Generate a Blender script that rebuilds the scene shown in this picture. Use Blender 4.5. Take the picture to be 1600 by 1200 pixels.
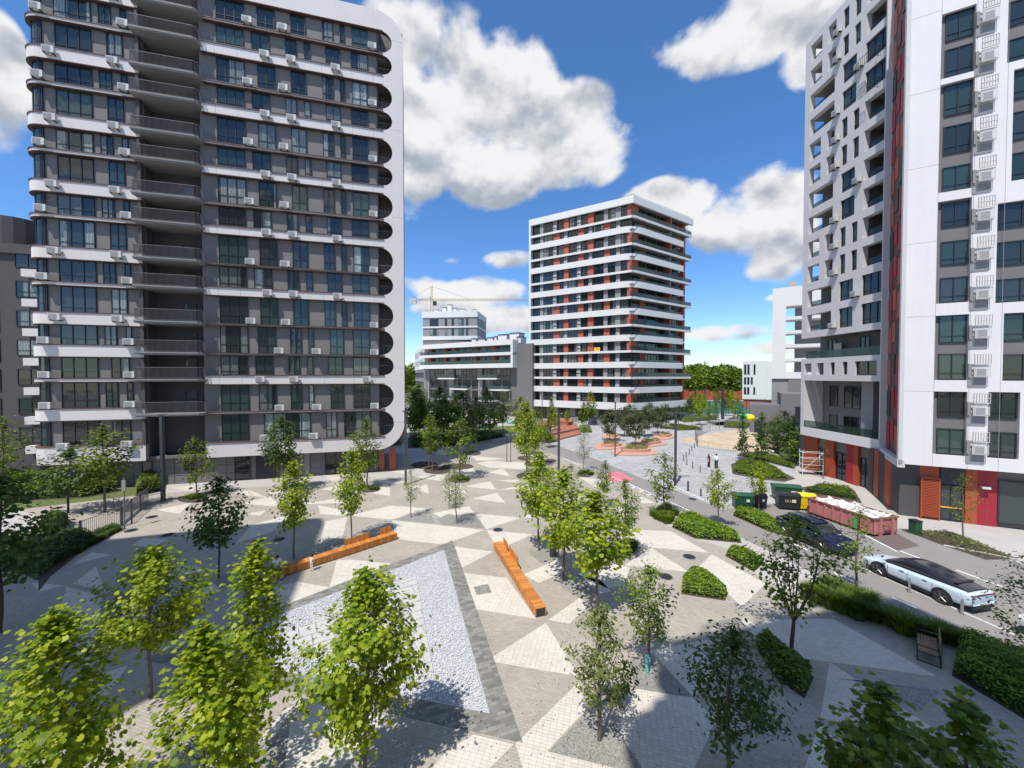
import bpy, math, random
import numpy as np
from mathutils import Matrix, Vector, geometry
R = math.radians
random.seed(7); rng = np.random.default_rng(7)
scene = bpy.context.scene
for o in list(bpy.data.objects): bpy.data.objects.remove(o)
# ---------------------------------------------------------------- camera
CAMH, FPX, TP = 11.5, 600.0, 0.02          # camera height, focal length (photo pixels), tan(pitch down)
cam_d = bpy.data.cameras.new('camera'); cam = bpy.data.objects.new('camera', cam_d)
scene.collection.objects.link(cam); scene.camera = cam
cam.location = (0, 0, CAMH); cam.rotation_euler = (math.pi/2 - math.atan(TP), 0, 0)
cam_d.sensor_width = 36; cam_d.lens = 36*FPX/1600; cam_d.clip_end = 6000; cam_d.clip_start = 0.1
scene.render.resolution_x = 1024; scene.render.resolution_y = 768
# ---------------------------------------------------------------- sun
SUNV = Vector((-0.245, -0.40, 0.883)).normalized()   # towards the sun
sd = bpy.data.lights.new('sun', 'SUN'); sd.energy = 4.2; sd.angle = R(0.53); sd.color = (1.0, 0.945, 0.86)
sun = bpy.data.objects.new('sun', sd); scene.collection.objects.link(sun)
sun.rotation_euler = SUNV.to_track_quat('Z', 'Y').to_euler(); sun.location = (-20, -30, 80)
scene.view_settings.view_transform = 'Standard'; scene.view_settings.look = 'None'
scene.view_settings.exposure = 0.32; scene.view_settings.gamma = 1.0
scene.view_settings.use_curve_mapping = False
# ---------------------------------------------------------------- node helpers
class NT:
    def __init__(s, tree): s.t = tree; s.n = tree.nodes; s.l = tree.links
    def node(s, typ, **kw):
        n = s.n.new(typ)
        for k, v in kw.items():
            if k.startswith('i_'): n.inputs[int(k[2:])].default_value = v
            else: setattr(n, k, v)
        return n
    def put(s, sock, v):
        if hasattr(v, 'is_linked') or isinstance(v, bpy.types.NodeSocket): s.l.new(v, sock)
        elif v is not None: sock.default_value = v
    def math(s, op, a, b=None, c=None, clamp=False):
        n = s.n.new('ShaderNodeMath'); n.operation = op; n.use_clamp = clamp
        s.put(n.inputs[0], a)
        if b is not None: s.put(n.inputs[1], b)
        if c is not None: s.put(n.inputs[2], c)
        return n.outputs[0]
    def mix(s, f, a, b, blend='MIX'):
        n = s.n.new('ShaderNodeMix'); n.data_type = 'RGBA'; n.blend_type = blend
        s.put(n.inputs[0], f); s.put(n.inputs[6], a); s.put(n.inputs[7], b)
        return n.outputs[2]
    def ramp(s, f, pts):
        n = s.n.new('ShaderNodeValToRGB'); s.put(n.inputs[0], f)
        e = n.color_ramp.elements
        while len(e) < len(pts): e.new(0.5)
        for q, (p, c) in zip(e, pts): q.position = p; q.color = (c + (1,)) if len(c) == 3 else c
        return n.outputs[0]
    def sstep(s, f, a, b):
        n = s.n.new('ShaderNodeMapRange'); n.interpolation_type = 'SMOOTHSTEP'
        s.put(n.inputs[0], f); n.inputs[1].default_value = a; n.inputs[2].default_value = b
        return n.outputs[0]
    def noise(s, vec, scale, detail=4, rough=0.55, dist=0.0):
        n = s.n.new('ShaderNodeTexNoise'); s.put(n.inputs['Vector'], vec)
        n.inputs['Scale'].default_value = scale; n.inputs['Detail'].default_value = detail
        n.inputs['Roughness'].default_value = rough; n.inputs['Distortion'].default_value = dist
        return n.outputs[0]
def c4(c): return tuple(c) + (1,) if len(c) == 3 else tuple(c)
# ---------------------------------------------------------------- sky
def build_world():
    w = bpy.data.worlds.new('World'); scene.world = w; w.use_nodes = True
    t = NT(w.node_tree); t.n.clear()
    tc = t.node('ShaderNodeTexCoord')
    sky = t.node('ShaderNodeTexSky', sky_type='NISHITA', sun_disc=False)
    sky.sun_elevation = math.asin(SUNV.z); sky.sun_rotation = math.atan2(SUNV.x, SUNV.y)
    sky.altitude = 200; sky.air_density = 1.0; sky.dust_density = 0.15; sky.ozone_density = 2.0
    hs = t.node('ShaderNodeHueSaturation'); hs.inputs['Saturation'].default_value = 1.22; hs.inputs['Value'].default_value = 1.0
    hs.inputs['Hue'].default_value = 0.5
    t.l.new(sky.outputs[0], hs.inputs['Color'])
    bg1 = t.node('ShaderNodeBackground'); bg1.inputs[1].default_value = 0.15
    sp = t.node('ShaderNodeSeparateXYZ'); t.l.new(tc.outputs['Generated'], sp.inputs[0])
    X, Y, Z = sp.outputs
    az = t.math('ARCTAN2', X, Y); el = t.math('ARCSINE', Z)
    tint = t.ramp(el, [(0.0, (0.72, 0.84, 1.0)), (0.25, (0.72, 0.84, 1.0)), (0.6, (0.86, 0.92, 1.0)), (1.0, (0.95, 0.97, 1.0))])
    t.put(bg1.inputs[0], t.mix(1.0, hs.outputs[0], tint, 'MULTIPLY'))
    cv = t.node('ShaderNodeCombineXYZ'); t.put(cv.inputs[0], az); t.put(cv.inputs[1], t.math('MULTIPLY', el, 1.35))
    P = cv.outputs[0]
    def shifted(dx, dy):
        a = t.node('ShaderNodeVectorMath', operation='ADD'); t.l.new(P, a.inputs[0]); a.inputs[1].default_value = (dx, dy, 0.37)
        return a.outputs[0]
    n1 = t.noise(shifted(0, 0), 5.2, 8, 0.52, 0.1); n3 = t.noise(shifted(0, 0), 5.0, 7, 0.5); n2 = t.noise(shifted(0.0, 0.055), 5.0, 7, 0.5)
    big = t.noise(shifted(3, 1), 2.0, 3, 0.5)
    def ang(px, py):
        a, b = (px-800)/FPX, (py-588)/FPX
        return math.atan2(a, 1), math.atan2(-b, math.hypot(1, a))
    # cumulus banks: centre and half size, as directions in the sky
    blobs = [(735,185,150,135,1.0),(640,95,75,110,.9),(880,225,110,85,.9),(770,290,90,50,.8),(650,280,55,70,.7),
             (1165,50,170,75,1.0),(1290,60,90,90,.9),(1170,345,100,80,.95),(1210,400,70,55,.85),(1055,318,95,42,.85),
             (725,455,110,30,.85),(800,500,80,28,.8),(670,480,40,20,.7),(15,150,60,110,.85),(1130,522,85,20,.8),
             (1180,545,80,14,.72),(1215,465,25,10,.6),(800,410,50,18,.5),(710,410,25,9,.5),(1100,560,120,8,.6)]
    g = None; low = None
    for px, py, wx, wy, amp in blobs:
        a0, e0 = ang(px, py); a1, _ = ang(px+wx, py); a2, _ = ang(px-wx, py); _, e1 = ang(px, py-wy); _, e2 = ang(px, py+wy)
        ra, re = abs(a1-a2)/2*1.15, abs(e1-e2)/2*1.15
        u = t.math('MULTIPLY', t.math('SUBTRACT', az, a0), 1/ra); v = t.math('MULTIPLY', t.math('SUBTRACT', el, e0), 1/re)
        d = t.math('ADD', t.math('MULTIPLY', u, u), t.math('MULTIPLY', v, v))
        k = t.math('MULTIPLY', t.math('SUBTRACT', 1.0, d), amp)
        k = t.math('MAXIMUM', k, 0.0)
        lo = t.math('MULTIPLY', k, t.math('MULTIPLY', v, -1.0))
        g = k if g is None else t.math('MAXIMUM', g, k)
        low = lo if low is None else t.math('MAXIMUM', low, lo)
    # the sky goes on with the same kind of scattered cumulus outside the view
    out = t.sstep(t.math('ABSOLUTE', az), 0.95, 1.15)
    gen = t.math('MULTIPLY', t.sstep(big, 0.47, 0.68), t.math('MULTIPLY', out, 0.9))
    high = t.sstep(el, 0.80, 0.95)
    gen2 = t.math('MULTIPLY', t.sstep(big, 0.47, 0.68), t.math('MULTIPLY', high, 0.9))
    g = t.math('MAXIMUM', g, t.math('MAXIMUM', gen, gen2))
    dens = t.math('ADD', g, t.math('MULTIPLY', t.math('SUBTRACT', n1, 0.5), 2.4))
    mask = t.math('MULTIPLY', t.sstep(dens, 0.24, 0.60), t.sstep(g, 0.02, 0.22))
    mask = t.math('MULTIPLY', mask, t.sstep(el, -0.005, 0.02))
    relief = t.math('SUBTRACT', n3, n2)
    sh = t.math('SUBTRACT', t.math('MULTIPLY', relief, -3.0), 0.0)
    sh = t.math('ADD', t.math('MULTIPLY', low, 0.9), sh)
    sh = t.sstep(t.math('ADD', sh, t.math('MULTIPLY', t.math('SUBTRACT', dens, 0.9), 0.18)), -0.15, 0.62)
    ccol = t.mix(sh, (0.90, 0.91, 0.92, 1), (0.38, 0.43, 0.51, 1))
    bg2 = t.node('ShaderNodeBackground'); t.put(bg2.inputs[0], ccol); bg2.inputs[1].default_value = 0.80
    ms = t.node('ShaderNodeMixShader'); t.put(ms.inputs[0], mask); t.l.new(bg1.outputs[0], ms.inputs[1]); t.l.new(bg2.outputs[0], ms.inputs[2])
    o = t.node('ShaderNodeOutputWorld'); t.l.new(ms.outputs[0], o.inputs[0])
build_world()
# ---------------------------------------------------------------- materials
def mat(name, col, rough=0.7, var=0.12, scale=0.6, spec=0.5, metal=0.0, bump=0.0, bscale=30.0, streak=0.0):
    m = bpy.data.materials.new(name); m.use_nodes = True; t = NT(m.node_tree); b = t.n['Principled BSDF']
    b.inputs['Roughness'].default_value = rough; b.inputs['Metallic'].default_value = metal
    b.inputs['Specular IOR Level'].default_value = spec
    g = t.node('ShaderNodeNewGeometry'); pos = g.outputs['Position']
    a = t.noise(pos, scale, 6, 0.6)
    f = t.math('SUBTRACT', a, 0.5)
    if streak:
        mp = t.node('ShaderNodeMapping'); mp.inputs['Scale'].default_value = (2.5, 2.5, 0.12); t.l.new(pos, mp.inputs[0])
        f = t.math('ADD', f, t.math('MULTIPLY', t.math('SUBTRACT', t.noise(mp.outputs[0], 1.5, 4), 0.5), streak))
    k = t.math('ADD', t.math('MULTIPLY', f, 2*var), 1.0)
    vm = t.node('ShaderNodeVectorMath', operation='SCALE'); vm.inputs[0].default_value = col[:3]; t.put(vm.inputs['Scale'], k)
    t.l.new(vm.outputs[0], b.inputs['Base Color'])
    if bump:
        bn = t.node('ShaderNodeBump'); bn.inputs['Strength'].default_value = bump; bn.inputs['Distance'].default_value = 0.02
        t.put(bn.inputs['Height'], t.noise(pos, bscale, 4)); t.l.new(bn.outputs[0], b.inputs['Normal'])
    return m
def paver(name, col, bw=0.2, bh=0.1, ang=15, var=0.10, mortar=0.55, off=0.5, msize=0.006, stain=0.18, speck=0.0):
    m = bpy.data.materials.new(name); m.use_nodes = True; t = NT(m.node_tree); b = t.n['Principled BSDF']
    b.inputs['Roughness'].default_value = 0.85; b.inputs['Specular IOR Level'].default_value = 0.25
    g = t.node('ShaderNodeNewGeometry')
    mp = t.node('ShaderNodeMapping'); mp.inputs['Rotation'].default_value = (0, 0, R(ang)); t.l.new(g.outputs['Position'], mp.inputs[0])
    br = t.node('ShaderNodeTexBrick', offset=off); t.l.new(mp.outputs[0], br.inputs['Vector'])
    c = Vector(col)
    br.inputs['Color1'].default_value = c4(c*(1+var)); br.inputs['Color2'].default_value = c4(c*(1-var))
    br.inputs['Mortar'].default_value = c4(c*mortar); br.inputs['Scale'].default_value = 1.0
    br.inputs['Mortar Size'].default_value = msize; br.inputs['Mortar Smooth'].default_value = 0.3
    br.inputs['Brick Width'].default_value = bw; br.inputs['Row Height'].default_value = bh
    n = t.noise(g.outputs['Position'], 0.35, 7, 0.62); n3 = t.noise(g.outputs['Position'], 60, 2)
    k = t.math('ADD', t.math('MULTIPLY', t.math('SUBTRACT', n, 0.5), 2*stain), 1.0)
    if speck: k = t.math('ADD', k, t.math('MULTIPLY', t.math('SUBTRACT', n3, 0.5), speck))
    vm = t.node('ShaderNodeVectorMath', operation='SCALE'); t.l.new(br.outputs[0], vm.inputs[0]); t.put(vm.inputs['Scale'], k)
    t.l.new(vm.outputs[0], b.inputs['Base Color'])
    bn = t.node('ShaderNodeBump'); bn.inputs['Strength'].default_value = 0.5; bn.inputs['Distance'].default_value = 0.006
    t.put(bn.inputs['Height'], t.math('SUBTRACT', 1.0, br.outputs['Fac'])); t.l.new(bn.outputs[0], b.inputs['Normal'])
    return m
def leafmat(name, c1, c2, c3, trans=0.35):
    m = bpy.data.materials.new(name); m.use_nodes = True; t = NT(m.node_tree); b = t.n['Principled BSDF']
    g = t.node('ShaderNodeNewGeometry')
    r = t.math('ADD', t.math('MULTIPLY', g.outputs['Random Per Island'], 0.7), t.math('MULTIPLY', t.noise(g.outputs['Position'], 1.6, 3), 0.3))
    col = t.ramp(r, [(0.1, c1), (0.55, c2), (0.95, c3)])
    t.l.new(col, b.inputs['Base Color']); b.inputs['Roughness'].default_value = 0.5; b.inputs['Specular IOR Level'].default_value = 0.35
    tr = t.node('ShaderNodeBsdfTranslucent'); tc = t.mix(1.0, col, (1.25, 1.25, 0.45, 1), 'MULTIPLY'); t.l.new(tc, tr.inputs[0])
    ms = t.node('ShaderNodeMixShader'); ms.inputs[0].default_value = trans
    t.l.new(b.outputs[0], ms.inputs[1]); t.l.new(tr.outputs[0], ms.inputs[2])
    t.l.new(ms.outputs[0], t.n['Material Output'].inputs[0])
    return m
def glass(name, col, rough=0.03, ior=1.55, curtain=None, sc=9.0, clear=0.0):
    m = bpy.data.materials.new(name); m.use_nodes = True; t = NT(m.node_tree); b = t.n['Principled BSDF']
    b.inputs['Roughness'].default_value = rough; b.inputs['IOR'].default_value = ior; b.inputs['Specular IOR Level'].default_value = 0.6
    g = t.node('ShaderNodeNewGeometry'); oi = t.node('ShaderNodeObjectInfo')
    tco = t.node('ShaderNodeTexCoord')
    k = t.math('ADD', t.math('MULTIPLY', oi.outputs['Random'], 0.9), 0.55)
    vm = t.node('ShaderNodeVectorMath', operation='SCALE'); vm.inputs[0].default_value = col; t.put(vm.inputs['Scale'], k)
    out = vm.outputs[0]
    if curtain:
        sx = t.node('ShaderNodeSeparateXYZ'); t.l.new(tco.outputs['Object'], sx.inputs[0])
        wv = t.math('SINE', t.math('ADD', t.math('MULTIPLY', sx.outputs[0], sc*3), t.math('MULTIPLY', t.noise(tco.outputs['Object'], 3.0, 2), 9)))
        f = t.math('MULTIPLY_ADD', wv, 0.22, 0.7)
        edge = t.math('SINE', t.math('ADD', t.math('MULTIPLY', sx.outputs[0], 1.7), t.math('MULTIPLY', oi.outputs['Random'], 9.0)))
        f = t.math('MULTIPLY', f, t.math('MULTIPLY', t.sstep(edge, -0.35, -0.28), t.math('MULTIPLY_ADD', oi.outputs['Random'], 0.6, 0.4)))
        out = t.mix(f, out, c4(curtain))
    t.put(b.inputs['Base Color'], out)
    bn = t.node('ShaderNodeBump'); bn.inputs['Strength'].default_value = 0.25; bn.inputs['Distance'].default_value = 0.05
    t.put(bn.inputs['Height'], t.noise(g.outputs['Position'], 0.7, 2)); t.l.new(bn.outputs[0], b.inputs['Normal'])
    if clear:
        tr = t.node('ShaderNodeBsdfTransparent'); tr.inputs[0].default_value = (0.78, 0.88, 0.87, 1)
        ms = t.node('ShaderNodeMixShader'); ms.inputs[0].default_value = 1-clear
        t.l.new(tr.outputs[0], ms.inputs[1]); t.l.new(b.outputs[0], ms.inputs[2]); t.l.new(ms.outputs[0], t.n['Material Output'].inputs[0])
    return m
M = {}
M['white'] = mat('white_render', (0.65, 0.615, 0.605), 0.8, 0.05, 0.5, streak=0.8)
M['white2'] = mat('white_panel', (0.68, 0.67, 0.68), 0.75, 0.06, 0.4, streak=0.8, bump=0.1)
M['white3'] = mat('tower_white', (0.68, 0.68, 0.67), 0.7, 0.04, 0.3)
M['offwhite'] = mat('light_grey_render', (0.56, 0.55, 0.56), 0.85, 0.07, 1.2, bump=0.15)
M['dark'] = mat('charcoal_render', (0.185, 0.176, 0.172), 0.8, 0.08, 0.8, bump=0.2)
M['dark2'] = mat('grey_render', (0.16, 0.155, 0.16), 0.8, 0.06, 0.8)
M['mid'] = mat('mid_grey_panel', (0.26, 0.26, 0.265), 0.75, 0.06, 0.8)
M['darkmetal'] = mat('dark_metal', (0.03, 0.033, 0.04), 0.45, 0.05, 2, metal=0.3)
M['frame'] = mat('window_frame', (0.022, 0.025, 0.035), 0.4, 0.05, 2)
M['brown'] = mat('brown_trim', (0.10, 0.055, 0.05), 0.6, 0.1, 2)
M['red'] = mat('terracotta_panel', (0.42, 0.10, 0.06), 0.7, 0.08, 0.8)
M['red2'] = mat('crimson_panel', (0.33, 0.015, 0.028), 0.55, 0.08, 0.8)
M['orange'] = mat('orange_panel', (0.38, 0.07, 0.025), 0.55, 0.08, 0.8)
M['rail'] = mat('railing_grey', (0.20, 0.20, 0.205), 0.5, 0.05, 2, metal=0.2)
M['slab'] = mat('concrete_slab', (0.24, 0.235, 0.23), 0.85, 0.1, 1.5, bump=0.1)
M['acw'] = mat('ac_white', (0.60, 0.60, 0.58), 0.5, 0.05, 3)
M['acg'] = mat('ac_grille', (0.30, 0.30, 0.31), 0.5, 0.05, 3)
M['glass'] = glass('window_glass', (0.026, 0.036, 0.038))
M['glass_c'] = glass('window_glass_curtain', (0.02, 0.03, 0.03), curtain=(0.34, 0.37, 0.35))
M['glass_g'] = glass('window_glass_green', (0.03, 0.055, 0.05))
M['glass_b'] = glass('window_glass_blind', (0.02, 0.03, 0.03), curtain=(0.42, 0.50, 0.47), sc=2.0)
M['glass_r'] = glass('rail_glass', (0.06, 0.10, 0.10), clear=0.55)
M['plaza'] = paver('paver_grey', (0.37, 0.335, 0.288), 0.2, 0.1, 15, 0.09, 0.7, stain=0.28, speck=0.25)
M['light'] = paver('paver_light', (0.575, 0.535, 0.472), 0.2, 0.12, 15, 0.07, 0.68, off=0.0, msize=0.007, stain=0.2, speck=0.2)
M['darkp'] = paver('paver_dark_border', (0.215, 0.21, 0.19), 0.3, 0.15, -20, 0.30, 0.7, stain=0.25)
M['stip'] = paver('paver_stipple', (0.30, 0.29, 0.265), 0.06, 0.06, 15, 0.25, 0.6, stain=0.1, speck=1.2)
M['stone'] = paver('stone_setts', (0.37, 0.375, 0.38), 0.6, 0.3, 30, 0.16, 0.75, stain=0.3, msize=0.02)
M['concrete'] = mat('concrete_paving', (0.42, 0.40, 0.375), 0.85, 0.16, 0.5, bump=0.1)
M['asphalt'] = mat('asphalt_light', (0.235, 0.22, 0.205), 0.9, 0.14, 0.6, bump=0.2, bscale=80)
M['asphalt2'] = mat('asphalt_road', (0.16, 0.155, 0.15), 0.9, 0.2, 0.7, bump=0.2, bscale=80)
M['tarpatch'] = mat('brown_patch', (0.13, 0.10, 0.09), 0.9, 0.2, 2)
M['paint'] = mat('road_paint', (0.75, 0.75, 0.73), 0.7, 0.15, 4)
M['pink'] = mat('pink_paint', (0.72, 0.17, 0.22), 0.7, 0.1, 2)
M['soil'] = mat('bark_soil', (0.075, 0.055, 0.042), 0.95, 0.35, 5, bump=0.6)
M['grassm'] = mat('lawn', (0.10, 0.13, 0.035), 0.95, 0.35, 3, bump=0.6)
M['earth'] = mat('far_ground', (0.20, 0.20, 0.15), 0.95, 0.3, 0.05)
M['sand'] = mat('sand_heap', (0.46, 0.37, 0.26), 0.95, 0.45, 0.5, bump=1.0, bscale=3)
M['coral'] = mat('coral_concrete', (0.52, 0.285, 0.215), 0.85, 0.1, 1.5)
M['wood'] = leafmat('bench_timber', (0.42, 0.15, 0.035), (0.56, 0.215, 0.05), (0.68, 0.29, 0.075), 0.0)
M['wood2'] = mat('weathered_timber', (0.26, 0.165, 0.10), 0.65, 0.2, 6)
M['deck'] = mat('red_timber_deck', (0.33, 0.13, 0.075), 0.75, 0.2, 2)
M['black'] = mat('black_steel', (0.035, 0.037, 0.042), 0.5, 0.05, 2)
M['pole'] = mat('painted_pole', (0.06, 0.068, 0.078), 0.45, 0.05, 2, metal=0.2)
M['steel'] = mat('brushed_steel', (0.55, 0.55, 0.55), 0.3, 0.05, 3, metal=0.9)
M['gravel'] = mat('marble_chips', (0.56, 0.565, 0.58), 0.7, 0.55, 9, bump=0.2)
M['gbed'] = mat('gravel_bed', (0.42, 0.44, 0.48), 0.9, 0.5, 26, bump=0.8)
M['slabst'] = mat('stone_slab', (0.47, 0.465, 0.455), 0.85, 0.1, 2.0, bump=0.2)
M['bark'] = mat('bark', (0.15, 0.12, 0.095), 0.9, 0.25, 9, bump=0.6)
M['barkd'] = mat('bark_dark', (0.07, 0.055, 0.05), 0.9, 0.2, 9, bump=0.6)
M['barkw'] = mat('bark_pale', (0.38, 0.33, 0.29), 0.9, 0.25, 9, bump=0.5)
M['leaf_y'] = leafmat('leaf_fresh', (0.10, 0.18, 0.010), (0.27, 0.36, 0.018), (0.50, 0.52, 0.035), 0.46)
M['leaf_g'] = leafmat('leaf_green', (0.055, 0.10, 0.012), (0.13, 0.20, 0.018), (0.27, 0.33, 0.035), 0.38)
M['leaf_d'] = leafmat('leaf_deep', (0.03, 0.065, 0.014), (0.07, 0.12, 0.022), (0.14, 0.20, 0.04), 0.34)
M['leaf_s'] = leafmat('leaf_sage', (0.06, 0.095, 0.02), (0.14, 0.19, 0.035), (0.30, 0.34, 0.08), 0.35)
M['leaf_p'] = leafmat('needle_green', (0.035, 0.055, 0.02), (0.075, 0.105, 0.035), (0.14, 0.17, 0.06), 0.22)
M['leaf_h'] = leafmat('hedge_leaf', (0.07, 0.14, 0.01), (0.17, 0.28, 0.018), (0.36, 0.45, 0.05), 0.36)
M['leaf_r'] = leafmat('rusty_leaf', (0.12, 0.05, 0.03), (0.22, 0.09, 0.05), (0.20, 0.17, 0.05), 0.3)
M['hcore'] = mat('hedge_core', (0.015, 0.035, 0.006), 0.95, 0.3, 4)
M['green'] = mat('bin_green', (0.02, 0.085, 0.045), 0.45, 0.1, 2)
M['binblk'] = mat('bin_black', (0.018, 0.02, 0.024), 0.45, 0.1, 2)
M['yellow'] = mat('bin_yellow', (0.85, 0.58, 0.01), 0.45, 0.06, 2)
M['skip'] = mat('faded_red_skip', (0.44, 0.17, 0.16), 0.7, 0.35, 2.2, streak=0.8)
M['rust'] = mat('rusty_edge', (0.23, 0.10, 0.06), 0.8, 0.3, 4)
M['rubble'] = mat('white_rubble', (0.72, 0.70, 0.68), 0.85, 0.1, 3)
M['tyre'] = mat('tyre', (0.018, 0.018, 0.019), 0.8, 0.1, 3)
M['alloy'] = mat('alloy', (0.28, 0.28, 0.29), 0.42, 0.05, 3, metal=0.9)
M['carblue'] = mat('pale_blue_paint', (0.50, 0.60, 0.68), 0.22, 0.02, 1, spec=0.7)
M['carnavy'] = mat('navy_paint', (0.008, 0.013, 0.045), 0.16, 0.02, 1, spec=0.8)
M['carwhite'] = mat('white_paint', (0.80, 0.80, 0.80), 0.22, 0.02, 1, spec=0.7)
M['carglass'] = mat('car_glass', (0.012, 0.013, 0.018), 0.16, 0.02, 1, spec=0.9)
M['taillamp'] = mat('tail_lamp', (0.20, 0.01, 0.02), 0.2, 0.05, 1)
M['headlamp'] = mat('head_lamp', (0.6, 0.62, 0.65), 0.12, 0.05, 1)
M['skin'] = mat('skin', (0.50, 0.30, 0.21), 0.6, 0.05, 3)
M['shirtw'] = mat('white_cotton', (0.75, 0.76, 0.78), 0.9, 0.05, 3)
M['clothk'] = mat('black_cloth', (0.018, 0.018, 0.022), 0.9, 0.1, 3)
M['hair'] = mat('dark_hair', (0.03, 0.02, 0.015), 0.7, 0.1, 3)
M['teal'] = mat('teal_paint', (0.12, 0.50, 0.47), 0.6, 0.1, 3)
M['court'] = mat('court_green', (0.03, 0.13, 0.08), 0.9, 0.1, 0.4)
M['courtb'] = mat('court_blue', (0.06, 0.24, 0.50), 0.9, 0.1, 0.4)
M['ballgreen'] = mat('balloon_green', (0.03, 0.42, 0.10), 0.35, 0.02, 1)
M['ballyel'] = mat('balloon_yellow', (0.90, 0.72, 0.0), 0.35, 0.02, 1)
M['charcoal_shade'] = mat('shaded_charcoal', (0.075, 0.07, 0.075), 0.8, 0.08, 0.8)  # charcoal grey with shade of recesses and the left-edge block mixed in
M['crane'] = mat('crane_yellow', (0.58, 0.38, 0.18), 0.6, 0.1, 1)
M['cranew'] = mat('crane_white', (0.7, 0.7, 0.7), 0.6, 0.1, 1)
M['net'] = mat('fence_mesh', (0.05, 0.055, 0.06), 0.6, 0.1, 2)
M['amber'] = mat('amber_strip', (0.75, 0.42, 0.05), 0.5, 0.05, 2)
M['leafyel'] = mat('chrome_lip', (0.85, 0.85, 0.85), 0.4, 0.02, 2)
# ---------------------------------------------------------------- geometry helpers
def ray(px, py):
    a, b = (px-800)/FPX, (py-600)/FPX
    s, c = math.sin(math.atan(TP)), math.cos(math.atan(TP))
    return Vector((a, c - s*b, -s - c*b))
def G(px, py, z=0.0):                       # photo pixel -> point on the level at height z
    d = ray(px, py); k = (z-CAMH)/d.z
    return Vector((d.x*k, d.y*k, z))
def Fr(x, y, ux, uy):                        # facade frame: x along the wall, y into the building, z up
    a = math.atan2(uy, ux); return Matrix.Translation((x, y, 0)) @ Matrix.Rotation(a, 4, 'Z')
def hit(F, px, py, off=0.0):                 # photo pixel -> (x, z) on the wall plane y = off of frame F
    inv = F.inverted(); o = inv @ Vector((0, 0, CAMH)); d = inv.to_3x3() @ ray(px, py)
    k = (off-o.y)/d.y; p = o + d*k
    return p.x, p.z
W = {}
def link(o, parent=None, Mw=None):
    scene.collection.objects.link(o); Mw = Mw or Matrix()
    W[o.name] = Mw
    if parent is not None:
        o.parent = parent; o.matrix_basis = W[parent.name].inverted() @ Mw
    else: o.matrix_basis = Mw
    return o
def tag(o, label=None, cat=None, group=None, kind=None):
    if label: o['label'] = label
    if cat: o['category'] = cat
    if group: o['group'] = group
    if kind: o['kind'] = kind
    return o
def empty(name, loc, rz=0.0, label=None, cat=None, group=None):
    o = bpy.data.objects.new(name, None); o.empty_display_size = 0.3
    link(o, None, Matrix.Translation(Vector(loc)) @ Matrix.Rotation(rz, 4, 'Z'))
    return tag(o, label, cat, group)
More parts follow.
